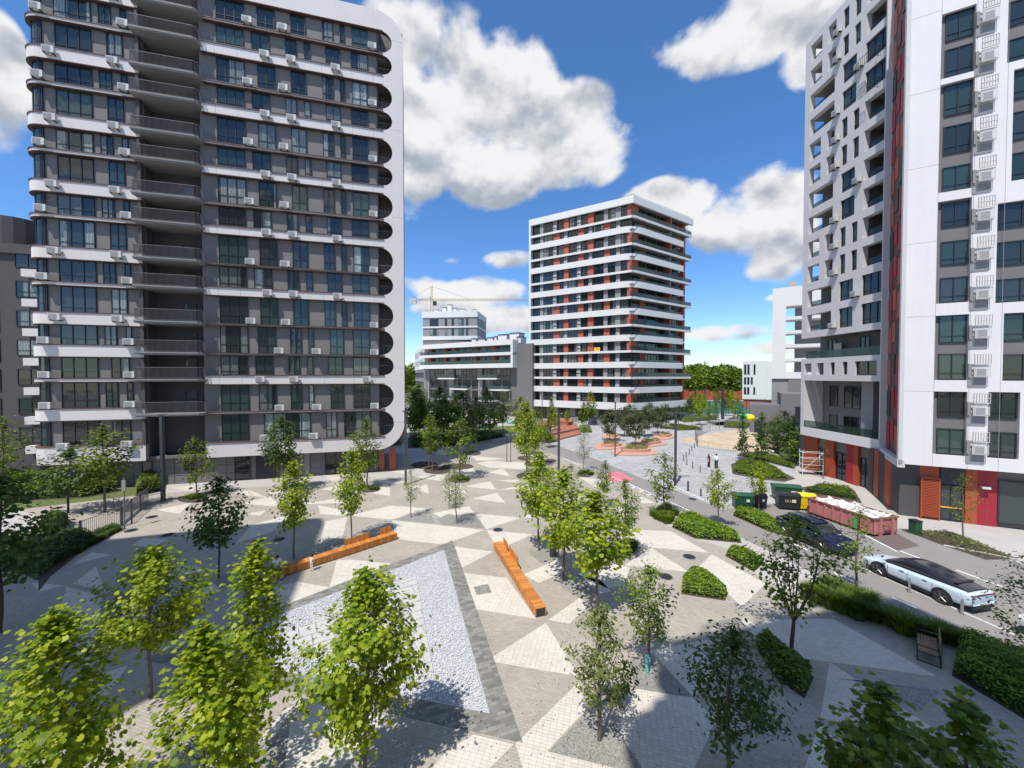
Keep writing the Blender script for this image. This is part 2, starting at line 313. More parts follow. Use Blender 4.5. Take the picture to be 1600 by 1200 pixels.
class MB:
    def __init__(s): s.v = []; s.f = []; s.m = []
    def add(s, vs, fs, mi=0):
        b = len(s.v); s.v.extend([tuple(p) for p in vs]); s.f.extend([tuple(b+i for i in f) for f in fs]); s.m.extend([mi]*len(fs)); return s
    def box(s, x0, x1, y0, y1, z0, z1, mi=0):
        vs = [(x0,y0,z0),(x1,y0,z0),(x1,y1,z0),(x0,y1,z0),(x0,y0,z1),(x1,y0,z1),(x1,y1,z1),(x0,y1,z1)]
        return s.add(vs, [(0,3,2,1),(4,5,6,7),(0,1,5,4),(1,2,6,5),(2,3,7,6),(3,0,4,7)], mi)
    def quad(s, a, b, c, d, mi=0): return s.add([a,b,c,d], [(0,1,2,3)], mi)
    def prism(s, poly, z0, z1, mi=0, side=None):
        n = len(poly); A = sum(poly[i][0]*poly[(i+1)%n][1]-poly[(i+1)%n][0]*poly[i][1] for i in range(n))
        if A < 0: poly = poly[::-1]
        vs = [(p[0],p[1],z0) for p in poly]+[(p[0],p[1],z1) for p in poly]
        s.add(vs, [tuple(range(n-1,-1,-1)), tuple(range(n,2*n))], mi)
        b = len(s.v)-2*n
        for i in range(n):
            j = (i+1)%n; s.f.append((b+i,b+j,b+n+j,b+n+i)); s.m.append(mi if side is None else side)
        return s
    def tube(s, p0, p1, r0, r1=None, n=8, mi=0, cap=True):
        r1 = r0 if r1 is None else r1; p0, p1 = Vector(p0), Vector(p1); d = (p1-p0)
        if d.length < 1e-6: return s
        d.normalize(); a = d.orthogonal().normalized(); c = d.cross(a); vs = []
        for p, r in ((p0,r0),(p1,r1)):
            for i in range(n):
                t = 2*math.pi*i/n; vs.append(p + (a*math.cos(t)+c*math.sin(t))*r)
        fs = [(i,(i+1)%n,n+(i+1)%n,n+i) for i in range(n)]
        if cap: fs += [tuple(range(n-1,-1,-1)), tuple(range(n,2*n))]
        return s.add(vs, fs, mi)
    def ball(s, c, r, n=10, mi=0, sz=1.0):
        vs = []; fs = []; k = n//2
        for i in range(1,k):
            for j in range(n):
                a, b = math.pi*i/k, 2*math.pi*j/n
                vs.append((c[0]+r*math.sin(a)*math.cos(b), c[1]+r*math.sin(a)*math.sin(b), c[2]+r*sz*math.cos(a)))
        t = len(vs); vs += [(c[0],c[1],c[2]+r*sz),(c[0],c[1],c[2]-r*sz)]
        for i in range(k-2):
            for j in range(n): fs.append((i*n+j,(i+1)*n+j,(i+1)*n+(j+1)%n,i*n+(j+1)%n))
        for j in range(n): fs += [(t,j,(j+1)%n), (t+1,(k-2)*n+(j+1)%n,(k-2)*n+j)]
        return s.add(vs, fs, mi)
    def poly(s, pts, z, mi=0):               # flat sheet, any simple polygon
        pts3 = [Vector((p[0],p[1],0)) for p in pts]; tris = geometry.tessellate_polygon([pts3])
        b = len(s.v); s.v.extend([(p[0],p[1],z) for p in pts])
        for t in tris:
            a, c, d = [pts3[i] for i in t]
            if (c-a).cross(d-a).z < 0: t = t[::-1]
            s.f.append(tuple(b+i for i in t)); s.m.append(mi)
        return s
    def plate(s, pts, y0, y1, mi=0, side=1):  # outline in x,z; front at y0, back at y1
        p3 = [Vector((p[0],p[1],0)) for p in pts]; tris = geometry.tessellate_polygon([p3]); n = len(pts)
        A = sum(pts[i][0]*pts[(i+1)%n][1]-pts[(i+1)%n][0]*pts[i][1] for i in range(n))
        b = len(s.v); s.v.extend([(p[0],y0,p[1]) for p in pts]+[(p[0],y1,p[1]) for p in pts])
        for t in tris:
            a, c, d = [p3[i] for i in t]
            if (c-a).cross(d-a).z < 0: t = t[::-1]
            s.f.append(tuple(b+i for i in t)); s.m.append(mi)
            s.f.append(tuple(b+n+i for i in t[::-1])); s.m.append(mi)
        for i in range(n):
            j = (i+1)%n; q = (b+i,b+n+i,b+n+j,b+j)
            s.f.append(q if A > 0 else q[::-1]); s.m.append(side)
        return s
    def mesh(s, name, mats, smooth=False):
        me = bpy.data.meshes.new(name); me.from_pydata(s.v, [], s.f)
        for m in (mats if isinstance(mats, (list,tuple)) else [mats]): me.materials.append(M[m] if isinstance(m, str) else m)
        me.polygons.foreach_set('material_index', s.m)
        if smooth: me.polygons.foreach_set('use_smooth', [True]*len(s.f))
        me.update(); return me
    def build(s, name, mats, parent=None, Mw=None, smooth=False, **kw):
        o = bpy.data.objects.new(name, s.mesh(name, mats, smooth)); link(o, parent, Mw if Mw is not None else (W[parent.name] if parent is not None else Matrix()))
        return tag(o, **kw)
T = lambda x, y, z: Matrix.Translation((x, y, z))
def inst(name, me, parent, Mw, **kw): return tag(link(bpy.data.objects.new(name, me), parent, Mw), **kw)
CA = {}
def cached(key, fn):
    if key not in CA: CA[key] = fn()
    return CA[key]
def arc(cx, cy, r, a0, a1, n=10, ry=None):
    ry = r if ry is None else ry
    return [(cx+r*math.cos(R(a0+(a1-a0)*i/n)), cy+ry*math.sin(R(a0+(a1-a0)*i/n))) for i in range(n+1)]
# ---------------------------------------------------------------- window, air conditioner, railing parts
PANES = ['glass']*5+['glass_c']*3+['glass_b']*1+['glass_g']*3
def window(parent, F, x0, x1, z0, z1, n=2, y=0.0, panes=PANES, transom=0.32, frame='frame', d=0.12, sub=True, fw=0.06):
    w, h = round(max(x1-x0,.2)/0.1)*0.1, round((z1-z0)/0.1)*0.1; w = max(w, 0.3)
    def fm():
        b = MB(); t = fw; b.box(0,t,0,d,0,h); b.box(w-t,w,0,d,0,h); b.box(t,w-t,0,d,0,t); b.box(t,w-t,0,d,h-t,h)
        for i in range(1, n): b.box(w*i/n-t*.5, w*i/n+t*.5, 0.005, d-.005, t, h-t)
        if transom: b.box(t, w-t, 0.012, d-.012, h*transom-t*.4, h*transom+t*.4)
        return b.mesh('window', frame)
    me = cached(('win',w,h,n,transom,frame,d), fm)
    Mw = F @ T((x0+x1-w)/2, y, z0); o = inst('window', me, parent, Mw)
    pm = random.choice(panes)
    def gm():
        b = MB()
        for i in range(n):
            xa, xb = w*i/n+(fw if i==0 else fw*.5), w*(i+1)/n-(fw if i==n-1 else fw*.5)
            e = 0.006*((i*37)%3-1)
            b.quad((xa,d*.55+e,fw),(xb,d*.55-e,fw),(xb,d*.55,h-fw),(xa,d*.55+e,h-fw))
        return b.mesh('pane', pm)
    if sub: inst('pane', cached(('pane',w,h,n,pm,d), gm), o, Mw)
    return o
def ac_mesh(w=0.95, h=0.65):
    b = MB(); b.box(0,w,-0.32,0,0,h); b.box(.05,w*.68,-.335,-.321,.05,h-.05,1)
    for i in range(5): b.box(.05,w*.68,-.35,-.336,.07+i*(h-.15)/5,.085+i*(h-.15)/5,0)
    b.box(w*.74,w*.76,-.33,-.321,.05,h-.05,1)
    b.box(.08,.14,-.30,.25,-.1,-.01,2); b.box(w-.14,w-.08,-.30,.25,-.1,-.01,2)
    return b.mesh('air_conditioner', ['acw','acg','darkmetal'])
def aircon(parent, F, xc, z, y=-0.05, w=0.9, h=0.62):
    return inst('air_conditioner', cached(('ac',w,h), lambda: ac_mesh(w,h)), parent, F @ T(xc-w/2, y, z))
def rail_path(pts, z, h=1.05, gap=0.12, bar=0.014, mb=None):
    b = mb or MB()
    for (x0,y0),(x1,y1) in zip(pts, pts[1:]):
        L = math.hypot(x1-x0, y1-y0); n = max(2, int(L/gap))
        b.tube((x0,y0,z+h),(x1,y1,z+h),.028,n=4); b.tube((x0,y0,z+.08),(x1,y1,z+.08),.02,n=4)
        for i in range(n+1):
            x, y = x0+(x1-x0)*i/n, y0+(y1-y0)*i/n; b.tube((x,y,z+.08),(x,y,z+h),bar,n=3,cap=False)
    return b
def band(path, z0, z1, th, mi=0, side=None, mb=None):   # wall strip along a plan path, thickness to the left of travel
    b = mb or MB(); n = len(path); nr = []
    for i in range(n):
        a = Vector(path[max(i-1,0)]); c = Vector(path[min(i+1,n-1)]); d = (c-a).normalized(); nr.append(Vector((-d.y, d.x)))
    base = len(b.v)
    for p, q in zip(path, nr):
        b.v += [(p[0],p[1],z0),(p[0],p[1],z1),(p[0]+q.x*th,p[1]+q.y*th,z1),(p[0]+q.x*th,p[1]+q.y*th,z0)]
    s2 = mi if side is None else side
    for i in range(n-1):
        k = base+4*i
        for a, c, mm in ((0,1,mi),(1,2,s2),(2,3,mi),(3,0,s2)): b.f.append((k+a,k+4+a,k+4+c,k+c)); b.m.append(mm)
    b.f += [(base,base+1,base+2,base+3),(base+4*n-1,base+4*n-2,base+4*n-3,base+4*n-4)]; b.m += [mi,mi]
    return b
# ================================================================ GROUND
def gp(pts): return [(G(*p).x, G(*p).y) for p in pts]
def sheet(name, pts, z, m, world=False, **kw):
    b = MB(); b.poly(pts if world else gp(pts), z); kw.setdefault('kind', 'structure'); return b.build(name, m, **kw)
sheet('ground', [(-1500,-300),(1500,-300),(1500,3000),(-1500,3000)], -0.012, 'earth', True)
sheet('paved_ground', [(-75,-30),(75,-30),(75,150),(-75,150)], -0.006, 'concrete', True)
PL = [(-46,34.5),(-9,44.5),(-12,58),(-6,70),(0,72)] + gp([(815,690),(838,700),(900,722),(950,742),(1000,765),(1030,782)]) + gp([(1013,808),(1050,824),(1086,842),(1140,858),(1134,870),(1178,894),(1240,930),(1270,935),(1300,965),(1390,972),(1440,1000),(1488,1060),(1640,1150)]) + [(16,5),(10,-12),(-26,-12),(-25,14),(-30,22),(-36,30)]
sheet('plaza', PL, 0.002, 'plaza', True)
LIGHTS = [
 [(612,813),(757,828),(694,851),(621,843)], [(695,852),(771,862),(711,893)], [(760,828),(832,835),(790,854),(774,851)],
 [(741,802),(814,809),(760,827)], [(815,808),(836,799),(868,806),(862,813)], [(545,806),(610,790),(674,795),(612,812)],
 [(497,789),(546,800),(535,806),(500,803)], [(543,808),(536,836),(500,850),(508,815)], [(676,802),(733,791),(740,801),(690,809)],
 [(737,779),(776,770),(790,786)], [(726,760),(766,752),(775,765)], [(745,724),(765,720),(822,723),(822,734),(766,731)],
 [(736,712),(792,717),(745,720)], [(762,738),(786,732),(797,744)], [(722,730),(736,728),(745,740),(724,744)],
 [(777,751),(808,749),(816,755)], [(777,766),(820,757),(820,763)], [(526,876),(546,874),(612,881),(515,918)],
 [(422,918),(466,909),(516,918),(426,954)], [(394,820),(458,803),(478,813),(368,849)], [(205,852),(225,840),(262,843),(240,856)],
 [(50,910),(100,915),(60,925)], [(143,863),(175,867),(113,883)], [(103,917),(160,930),(140,1033),(85,1000)],
 [(113,912),(150,885),(165,925)], [(264,884),(290,880),(333,891),(270,903)], [(200,1040),(150,1115),(133,1060)],
 [(300,930),(345,905),(345,920),(310,950)], [(244,797),(300,785),(280,803)], [(378,786),(422,776),(440,792),(390,788)],
 [(262,762),(310,758),(300,768)], [(380,803),(416,798),(406,806)], [(500,765),(530,757),(560,770)],
 [(560,757),(610,762),(609,775),(560,768)], [(640,760),(668,757),(670,772)], [(350,770),(390,766),(420,778)],
 [(853,973),(760,1033),(904,1057)], [(711,894),(792,903),(838,967),(730,950)],
 [(904,1066),(917,1108),(855,1174),(973,1204),(1010,1240),(830,1240),(805,1163)],
 [(740,1148),(803,1163),(766,1200),(730,1240),(640,1240),(700,1172)],
 [(468,1090),(572,1115),(610,1120),(575,1160),(520,1215),(440,1240),(452,1140)], [(400,1160),(430,1150),(465,1090),(445,1110)],
 [(993,1076),(1083,1091),(1120,1125),(1086,1198),(1060,1250),(1012,1215),(963,1137)],
 [(1170,985),(1200,968),(1302,967),(1464,1057),(1240,1027),(1200,1010)], [(1150,988),(1162,966),(1190,981),(1168,985)],
 [(1016,1017),(1100,1000),(1150,1000),(1110,1070),(1083,1088)],
 [(1296,1035),(1462,1140),(1281,1126)], [(1280,1129),(1320,1170),(1340,1240),(1245,1240)],
 [(1112,866),(1196,912),(1160,948),(1090,887)], [(1018,856),(1076,894),(976,883)], [(966,826),(1048,830),(1108,864),(1012,855),(975,855)],
 [(990,770),(1024,786),(1004,787)], [(946,795),(1000,803),(985,790)], [(962,882),(984,886),(975,915),(950,920),(905,897)],
 [(818,898),(876,872),(880,895),(842,911)], [(856,969),(906,934),(920,947),(890,975)], [(905,898),(940,908),(955,925),(925,930)],
 [(645,745),(700,741),(690,752)], [(600,735),(640,730),(636,742)], [(590,750),(640,752),(600,760)], [(500,740),(560,742),(520,752)], [(690,760),(722,756),(728,770),(700,772)], [(415,770),(470,765),(440,775)], [(455,790),(520,780),(545,786),(500,787)], [(905,745),(960,752),(935,765)], [(880,770),(925,775),(900,785)], [(660,705),(690,700),(700,712)],[(640,718),(668,714),(655,728)],
]
b = MB()
for i, p in enumerate(LIGHTS): b.poly(gp(p), 0.006 + 0.0004*(i % 3))
b.build('pale_paving', 'light', kind='structure')
b = MB()
for i, p in enumerate([[(918,1112),(858,1174),(971,1202),(1003,1200),(960,1135)], [(985,1030),(1015,1020),(1081,1089),(990,1075)], [(400,1165),(452,1142),(438,1240),(380,1240)],
  [(870,905),(905,897),(935,925),(905,935),(878,918)], [(825,862),(860,855),(885,872),(845,880)], [(683,812),(700,803),(750,812),(757,826),(690,820)], [(618,812),(640,802),(675,806),(680,818)],
  [(455,876),(520,850),(560,840),(575,850),(470,880)],[(330,905),(360,895),(385,905),(345,925)],[(1300,1060),(1470,1080),(1440,1110),(1330,1062)]]): b.poly(gp(p), 0.0095 + 0.0004*(i%2))
b.build('stippled_paving', 'stip', kind='structure')
# gravel triangle with its dark border and slab island
GA, GB, GC = Vector((-4.5,25.2)), Vector((-0.75,12.85)), Vector((-13.5,15.8))
def offs(tri, d):
    n = len(tri); out = []; cen = sum(tri, Vector((0,0)))/n
    def line(i):
        a, c = tri[i], tri[(i+1)%n]; e = (c-a).normalized(); nn = Vector((e.y,-e.x))
        if nn.dot(a-cen) < 0: nn = -nn
        return a+nn*d, e
    for i in range(n):
        (p, e), (q, f) = line(i-1), line(i); det = e.x*f.y-e.y*f.x; w = q-p
        out.append(p + e*((w.x*f.y-w.y*f.x)/det))
    return out
tri = [GA, GB, GC]
sheet('dark_border_paving', [tuple(p) for p in offs(tri, 0.75)], 0.0125, 'darkp', True)
sheet('gravel_bed', [tuple(p) for p in tri], 0.0175, 'gbed', True)
isl = [G(650,900), G(677,1052), G(424,1003)]; isl = [Vector((p.x,p.y)) for p in isl]
def inside(p, t):
    s = [ (t[(i+1)%3]-t[i]).cross(p-t[i]) for i in range(3)]; return all(x > 0 for x in s) or all(x < 0 for x in s)
def stones():
    n = 15000; vs = []; fs = []; base = np.array([(1,0,0),(0,1,0),(-1,0,0),(0,-1,0),(0,0,.8),(0,0,-.6)])
    F8 = [(0,1,4),(1,2,4),(2,3,4),(3,0,4),(1,0,5),(2,1,5),(3,2,5),(0,3,5)]
    k = 0
    tin = offs(tri, -0.05); tis = offs(isl, 0.06)
    while k < n:
        u, v = random.random(), random.random()
        if u+v > 1: u, v = 1-u, 1-v
        p = tin[0] + (tin[1]-tin[0])*u + (tin[2]-tin[0])*v
        if inside(p, tis): 
            continue
        s = random.uniform(.022,.05)*np.array([1, random.uniform(.5,1), random.uniform(.45,.9)])
        a = Matrix.Rotation(random.uniform(0,6.3),3,'Z') @ Matrix.Rotation(random.uniform(-.6,.6),3,'X')
        pts = (base*s) @ np.array(a).T + np.array((p.x,p.y,.03+random.random()*.03))
        vs += pts.tolist(); fs += [tuple(6*k+i for i in f) for f in F8]; k += 1
    b = MB(); b.v = vs; b.f = fs; b.m = [0]*len(fs); return b
stones().build('gravel', 'gravel', label='white and bluish marble gravel filling the triangular bed', kind='stuff')
isle = empty('slab_island', (isl[0].x, isl[0].y, 0.0), 0, 'triangular island of pale irregular stone slabs inside the gravel bed', 'paving island')
def clip(poly, t):
    A = (t[1]-t[0]).cross(t[2]-t[0]); t = t if A > 0 else t[::-1]
    for i in range(3):
        a, c = t[i], t[(i+1)%3]; out = []
        for j in range(len(poly)):
            p, q = poly[j], poly[(j+1)%len(poly)]; sp, sq = (c-a).cross(p-a), (c-a).cross(q-a)
            if sp >= 0: out.append(p)
            if sp*sq < 0: out.append(p+(q-p)*(sp/(sp-sq)))
        poly = out
        if len(poly) < 3: return []
    return poly
rr = random.Random(3); y = -9.0
ax = Vector((math.cos(.55), math.sin(.55))); ay = Vector((-ax.y, ax.x)); c0 = sum(isl, Vector((0,0)))/3
row = 0
while y < 9:
    h = rr.choice([.5,.65,.8]); x = -9.0 + rr.random()
    while x < 9:
        w = rr.choice([.7,.95,1.2,1.5]); g = .018; sk = .12*math.sin(row*2.1+x)
        cell = [c0+ax*(x+g)+ay*(y+g), c0+ax*(x+w-g+sk*.3)+ay*(y+g), c0+ax*(x+w-g)+ay*(y+h-g), c0+ax*(x+g-sk*.0)+ay*(y+h-g)]
        c = clip(cell, isl)
        if len(c) >= 3:
            m = MB(); m.prism([(p.x,p.y) for p in c], .02, .075+rr.random()*.012); m.build('slab', 'slabst', isle, Matrix())
        x += w
    y += h; row += 1
def manhole(px, py, r=.38, lab=''):
    p = G(px, py); b = MB(); b.tube((0,0,0),(0,0,.006),r,r,20,0); b.tube((0,0,.006),(0,0,.010),r*.86,r*.86,20,1)
    b.build('manhole_cover', ['steel','darkmetal'], None, T(p.x,p.y,.012), label=lab, cat='manhole cover', group='round metal manhole covers')
for px, py, lab in [(778,828,'round manhole cover just beyond the far end of the orange bench'), (1077,870,'round manhole cover on the grey paving above the middle hedge'), (1040,901,'round manhole cover left of the five sided hedge'),
   (436,843,'round manhole cover in the shadow behind the left bench'), (205,829,'round manhole cover near the end of the grey fence'), (262,836,'dark manhole cover in the building shadow right of the fence end'),
   (1082,780,'small round cover on the road below the T shaped lamp'), (237,808,'manhole cover in the sun in front of the fence corner'), (403,846,'dark manhole cover behind the bench, left of another cover')]:
    manhole(px, py, .4, lab)
b = MB(); b.poly(gp([(740,917),(763,913),(768,926),(745,930)]), .0125); b.build('drain_grate', 'darkp', label='dark square paving inset beside the gravel triangle', cat='paving inset')
# streets and far ground
sheet('stone_square', [(850,690),(835,668),(900,655),(1000,645),(1100,640),(1150,655),(1260,690),(1240,745),(1135,800),(1060,768),(1000,745),(930,720),(880,700)], 0.006, 'stone')
sheet('road', [(838,700),(900,722),(950,742),(1000,765),(1030,782),(1075,806),(1110,817),(1155,838),(1290,905),(1440,970),(1500,1000),(1640,1080),(1700,1050),(1600,1000),(1340,885),(1235,838),(1130,797),(1060,768),(1000,746),(920,713),(850,690)], 0.011, 'asphalt')
sheet('parking_lane', [(1130,797),(1235,838),(1340,885),(1600,1000),(1700,1050),(1720,930),(1588,878),(1475,853),(1406,828),(1330,800),(1280,790),(1180,786)], 0.0105, 'asphalt')
sheet('brown_asphalt_patch', [(1345,830),(1400,861),(1437,853),(1395,830)], 0.016, 'tarpatch')
kerbs = [[(1030,783),(1075,806),(1110,818),(1155,839)],[(1235,838),(1340,886),(1600,1001)],[(1475,853),(1588,875),(1720,925)],[(900,723),(950,743),(1000,766)]]
b = MB()
for k in kerbs: band([tuple(p) for p in gp(k)], 0.0, .05, .16, mb=b)
b.build('kerb', 'slabst', kind='structure')
b = MB()
def stripe(p, q, w=.12):
    p, q = G(*p), G(*q); d = (q-p).normalized(); n = Vector((-d.y,d.x,0))*w/2
    b.poly([tuple((p+n)[:2]),tuple((q+n)[:2]),tuple((q-n)[:2]),tuple((p-n)[:2])], .0165)
for p, q in [((985,757),(1113,814)),((1394,934),(1433,951)),((1303,895),(1334,909)),((1406,861),(1446,876)),((1494,891),(1566,917)),((880,716),(905,727)),((1345,833),(1402,862)),((1240,850),(1262,860)),((1020,745),(1120,790))]: stripe(p, q)
for i in range(4): stripe((975+i*12,757+i*5.5),(985+i*12,756+i*5.3),.25)
b.build('road_marking', 'paint', kind='structure')
sheet('pink_crossing_paint', [(948,741),(965,737),(990,749),(980,753),(955,752)], .0168, 'pink')
for n_, pts, m_ in [('planting_bed', [(1250,762),(1290,756),(1335,766),(1347,786),(1310,781),(1270,776)], 'soil'), ('planting_bed', [(1404,826),(1490,832),(1592,874),(1540,875),(1475,853)], 'soil'),
   ('planting_bed', [(1142,725),(1180,715),(1243,748),(1225,753),(1190,749),(1145,741)], 'soil'), ('planting_bed', [(1150,712),(1190,706),(1245,724),(1240,733),(1190,720)], 'soil'),
   ('sand_ground', [(1092,697),(1093,680),(1150,672),(1215,676),(1235,705),(1180,712),(1150,704)], 'sand'),
   ('planting_bed', [(0,750),(60,742),(200,752),(255,760),(232,772),(130,784),(0,800)], 'grassm'), ('planting_bed', [(60,905),(110,862),(185,822),(192,828),(120,868),(80,900),(60,925)], 'soil'),
   ('lawn', [(1040,662),(1090,668),(1097,672),(1060,673),(1030,668)], 'grassm'), ('lawn', [(1100,657),(1140,660),(1150,664),(1120,665)], 'grassm'),
   ('lawn', [(640,690),(760,682),(830,672),(800,665),(640,672)], 'grassm'), ('lawn', [(800,693),(850,690),(870,678),(810,676)], 'grassm'),
   ('asphalt_path', [(1110,664),(1160,668),(1200,672),(1215,660),(1150,650)], 'asphalt2')]:
    sheet(n_, pts, .0125, m_)
# tree pits of the plaza
b = MB()
for x0, y0, w, h in [(683,735,22,6),(664,727,22,6),(715,729,26,5),(738,708,14,4),(718,749,18,6),(822,716,14,4),(835,726,12,4),(820,744,14,5),(914,741,14,5),(575,764,20,6),(300,780,24,6),(860,720,10,3)]:
    b.poly(gp([(x0+w*math.cos(a), y0+h*math.sin(a)) for a in [i*math.pi/5 for i in range(10)]]), .0165)
b.build('tree_pit_soil', 'soil', kind='structure')
# far sports court
sheet('sports_court', [(x, y) for x, y in [(38,118),(100,118),(104,175),(40,175)]], .01, 'court', True)
sheet('court_inner', [(x, y) for x, y in [(48,165),(62,165),(62,174),(48,174)]], .015, 'courtb', True)
sheet('far_pavement', [(42,176),(160,176),(160,196),(42,196)], .02, 'concrete', True)

# ================================================================ LEFT APARTMENT BLOCK
FL = Fr(-12.8, 45.7, .966, .258)
LB = empty('apartment_building', (-12.8,45.7,0), 0, 'tall grey apartment block with rounded white bands on the left', 'apartment building')
rows = [(49,83),(87,117),(133,171),(175,203),(218,257),(261,290),(303,342),(346,374),(387,428),(431,461),(474,513),(516,555),(558,586),(600,638),(642,681)]
RZ = [(hit(FL,600,a)[1], hit(FL,600,b_)[1]) for a, b_ in rows]        # (top, bottom)
LV = [(RZ[i][1]+RZ[i+1][0])/2 for i in range(14)] + [RZ[14][1]-0.5]   # level under each row
ztop, zbot = hit(FL,600,17)[1], hit(FL,587,703)[1]
xs, xa = hit(FL,318,400)[0], hit(FL,590,400)[0]
xarc = hit(FL,614,400)[0]
out = [(xs, ztop)]
pts = [(xs,ztop)]
for (rt, rb) in RZ:
    r = (rt-rb)/2; cx = xarc-r*1.0; pts += [(xs,rt)] + [(x,z) for x, z in arc(cx,(rt+rb)/2, r, 90, -90, 12)] + [(xs,rb)]
pts += [(xs,zbot)] + [(x,z) for x,z in arc(-3.2,zbot+3.2,3.2,-90,0,10)] + [(x,z) for x,z in arc(-3.2,ztop-3.2,3.2,0,90,10)]
b = MB(); b.plate(pts, 0, .5); b.build('facade_panel', ['white','brown'], LB, FL)
joints = MB()
for (rt, rb), lv in zip(RZ[:-1], LV):
    nxt = RZ[RZ.index((rt,rb))+1][0]
    if rb-nxt > .7:
        for px in (340,375,410,460,505,552,585): x = hit(FL,px,400)[0]; joints.box(x-.012,x+.012,-.004,.02,nxt+.04,rb-.04)
for py in (66,205,340,575,660): z = hit(FL,625,py)[1]; joints.box(-1.35,-.02,-.004,.02,z-.012,z+.012)
joints.build('panel_joint', 'mid', LB, FL, kind='stuff')
b = MB(); b.box(xs-.3, xa, .42, .8, zbot+.02, ztop-.1); b.box(xs,xa+.1,.8,14,zbot+.3,ztop-.3); b.build('wall', 'dark', LB, FL)
b = MB(); b.box(xa+.1,-.06,2.2,14,zbot+.3,ztop-.3); b.build('wall', 'dark', LB, FL)
b = MB(); b.box(xa+2.2,-.06,.5,2.2,zbot+1.5,ztop-3.4); b.build('reveal_wall', 'red', LB, FL)
for lv in LV: b = MB(); b.box(xa+.1, xa+2.2, .5, 2.2, lv-.15, lv+.15); b.build('loggia_floor', 'slab', LB, FL)
b = MB(); rail = MB()
for (rt, rb) in RZ:
    b.box(xs, xarc-1.0, -.09, .5, rb-.10, rb-.002); b.box(xs, xarc-1.0, -.05, .5, rt+.002, rt+.07)
    for i in range(9): rail.tube((xa+.2+i*.2,.62,rb),(xa+.2+i*.2,.62,rb+1.15),.015,n=3,cap=False)
    rail.tube((xa+.1,.62,rb+1.15),(xa+2.2,.62,rb+1.15),.03,n=4)
b.build('sill', 'brown', LB, FL, kind='stuff'); rail.build('railing', 'rail', LB, FL, kind='stuff')
hx = lambda a: hit(FL,a,110)[0]
tallA = [(335,380,3),(400,428,2),(453,476,2),(503,519,2),(530,538,1),(549,574,2)]; tallB = [(335,380,3),(396,424,2),(447,465,2),(476,484,1),(511,532,2),(547,574,2)]
shortA = [(336,378,3),(391,419,2),(444,462,2),(474,483,1),(508,530,2),(547,574,2)]; bot = [(336,378,3),(404,478,5),(504,520,2),(532,575,3)]
dk = MB()
for i, (rt, rb) in enumerate(RZ):
    tall = (i in (0,2,4,6,8,10,11,13,14)); spec = bot if i == 14 else (tallA if (tall and i < 11) else tallB if tall else shortA)
    for k, (a, c, n) in enumerate(spec): window(LB, FL, hx(a), hx(c), rb+.02, rt-.04, n, .28, PANES, .32 if tall else .2)
    if i in (0,2,4,6,8,10): acs = [(388.5,0),(443.5,0),(582,0)]
    elif i in (11,13,14): acs = [(432,0),(491,0),(582,0)] if i != 14 else [(408,0),(485,0)]
    elif i in (1,3,5,7,9): acs = [(415,1),(456,1),(525,1)]
    elif i == 12: acs = [(402,1),(455,1),(570,1)]
    for px, low in acs: aircon(LB, FL, hx(px), rb-(.75 if low else -.02), -.1 if not low else -.15)
# balconies
xb0, xb1 = hit(FL,222,400)[0], hit(FL,318,400)[0]
b = MB(); b.box(xb0-.3, xb1+.3, 2.0, 14, 0, ztop+.3); b.box(xb0-.3,xb0,.02,2.0,zbot,ztop); b.box(xb1,xb1+.02,.5,2.0,zbot,ztop); b.build('recess_wall', 'charcoal_shade', LB, FL)  # balcony recess shade painted into the wall colour
for i in range(-1, 14):
    z = LV[i] if i >= 0 else RZ[0][0]+.4
    outline = [(xb0-.35,-.8),(xb1-.3,-.8),(xb1-.0,-.62),(xb1+.15,-.15),(xb1+.15,0),(xb1,1.99),(xb0,1.99),(xb0-.35,-.02)]
    b = MB(); b.prism(outline, z-.16, z+.10); s = b.build('balcony_slab', 'slab', LB, FL)
    b = MB(); b.prism([(x*1.0,y-.05) for x,y in [(xb0-.4,-.8),(xb1-.28,-.8),(xb1+.04,-.6),(xb1-.04,-.45),(xb1-.34,-.65),(xb0-.4,-.65)]], z-.02, z+.12)
    b.build('balcony_edge', 'slab', s, FL)
    rail_path([(xb0-.3,-.05),(xb0-.3,-.75),(xb1-.32,-.75),(xb1-.02,-.57),(xb1+.1,-.05)], z+.14, 1.15, .095, .017).build('railing', 'rail', s, FL)
    if i >= 0:
        window(LB, FL, xb0+2.6, xb0+3.7, z+.15, z+2.4, 1, 1.9, ['glass']); window(LB, FL, xb0+4.2, xb0+5.2, z+.15, z+2.4, 1, 1.9, ['glass']); window(LB, FL, xb0+5.7, xb0+6.8, z+1.0, z+2.4, 2, 1.9, ['glass'])
z = LV[14]; 
# left wing with the curved end
xl = hit(FL,35,560)[0]; CR = 1.7
def curve(off=0.0, x_end=xb0): return [(xl+off,9.0)] + [(x,y) for x,y in arc(xl+CR, CR, CR-off, 180, 270, 8)][0:] + [(x_end, off)]
lev = [1,1,0,1,1,0,1,0,1,0,1,0,1,0,1]  # bottom first: thick band?
zl = [zbot+.85] + [LV[13-k] for k in range(14)]
for k, z in enumerate(zl):
    if k == 0: z0, z1 = zbot, zbot+1.7
    else: z0, z1 = (z-.42, z+.68) if lev[k] else (z-.14, z+.12)
    band(curve(), z0, z1, .45).build('facade_band', ['white','brown'], LB, FL)
    e = MB(); band(curve(-.07), z1+.001, z1+.09, .5, mb=e); band(curve(-.04), z0-.07, z0-.001, .5, mb=e); e.build('sill', 'brown', LB, FL)
band(curve(), zl[14]+3.1, ztop+2, .45).build('facade_band', ['white','brown'], LB, FL)
b = band(curve(.42, xb0-.0), zbot+.05, ztop, .3); b.build('wall', 'dark', LB, FL)
hx2 = lambda a: hit(FL,a,250)[0]
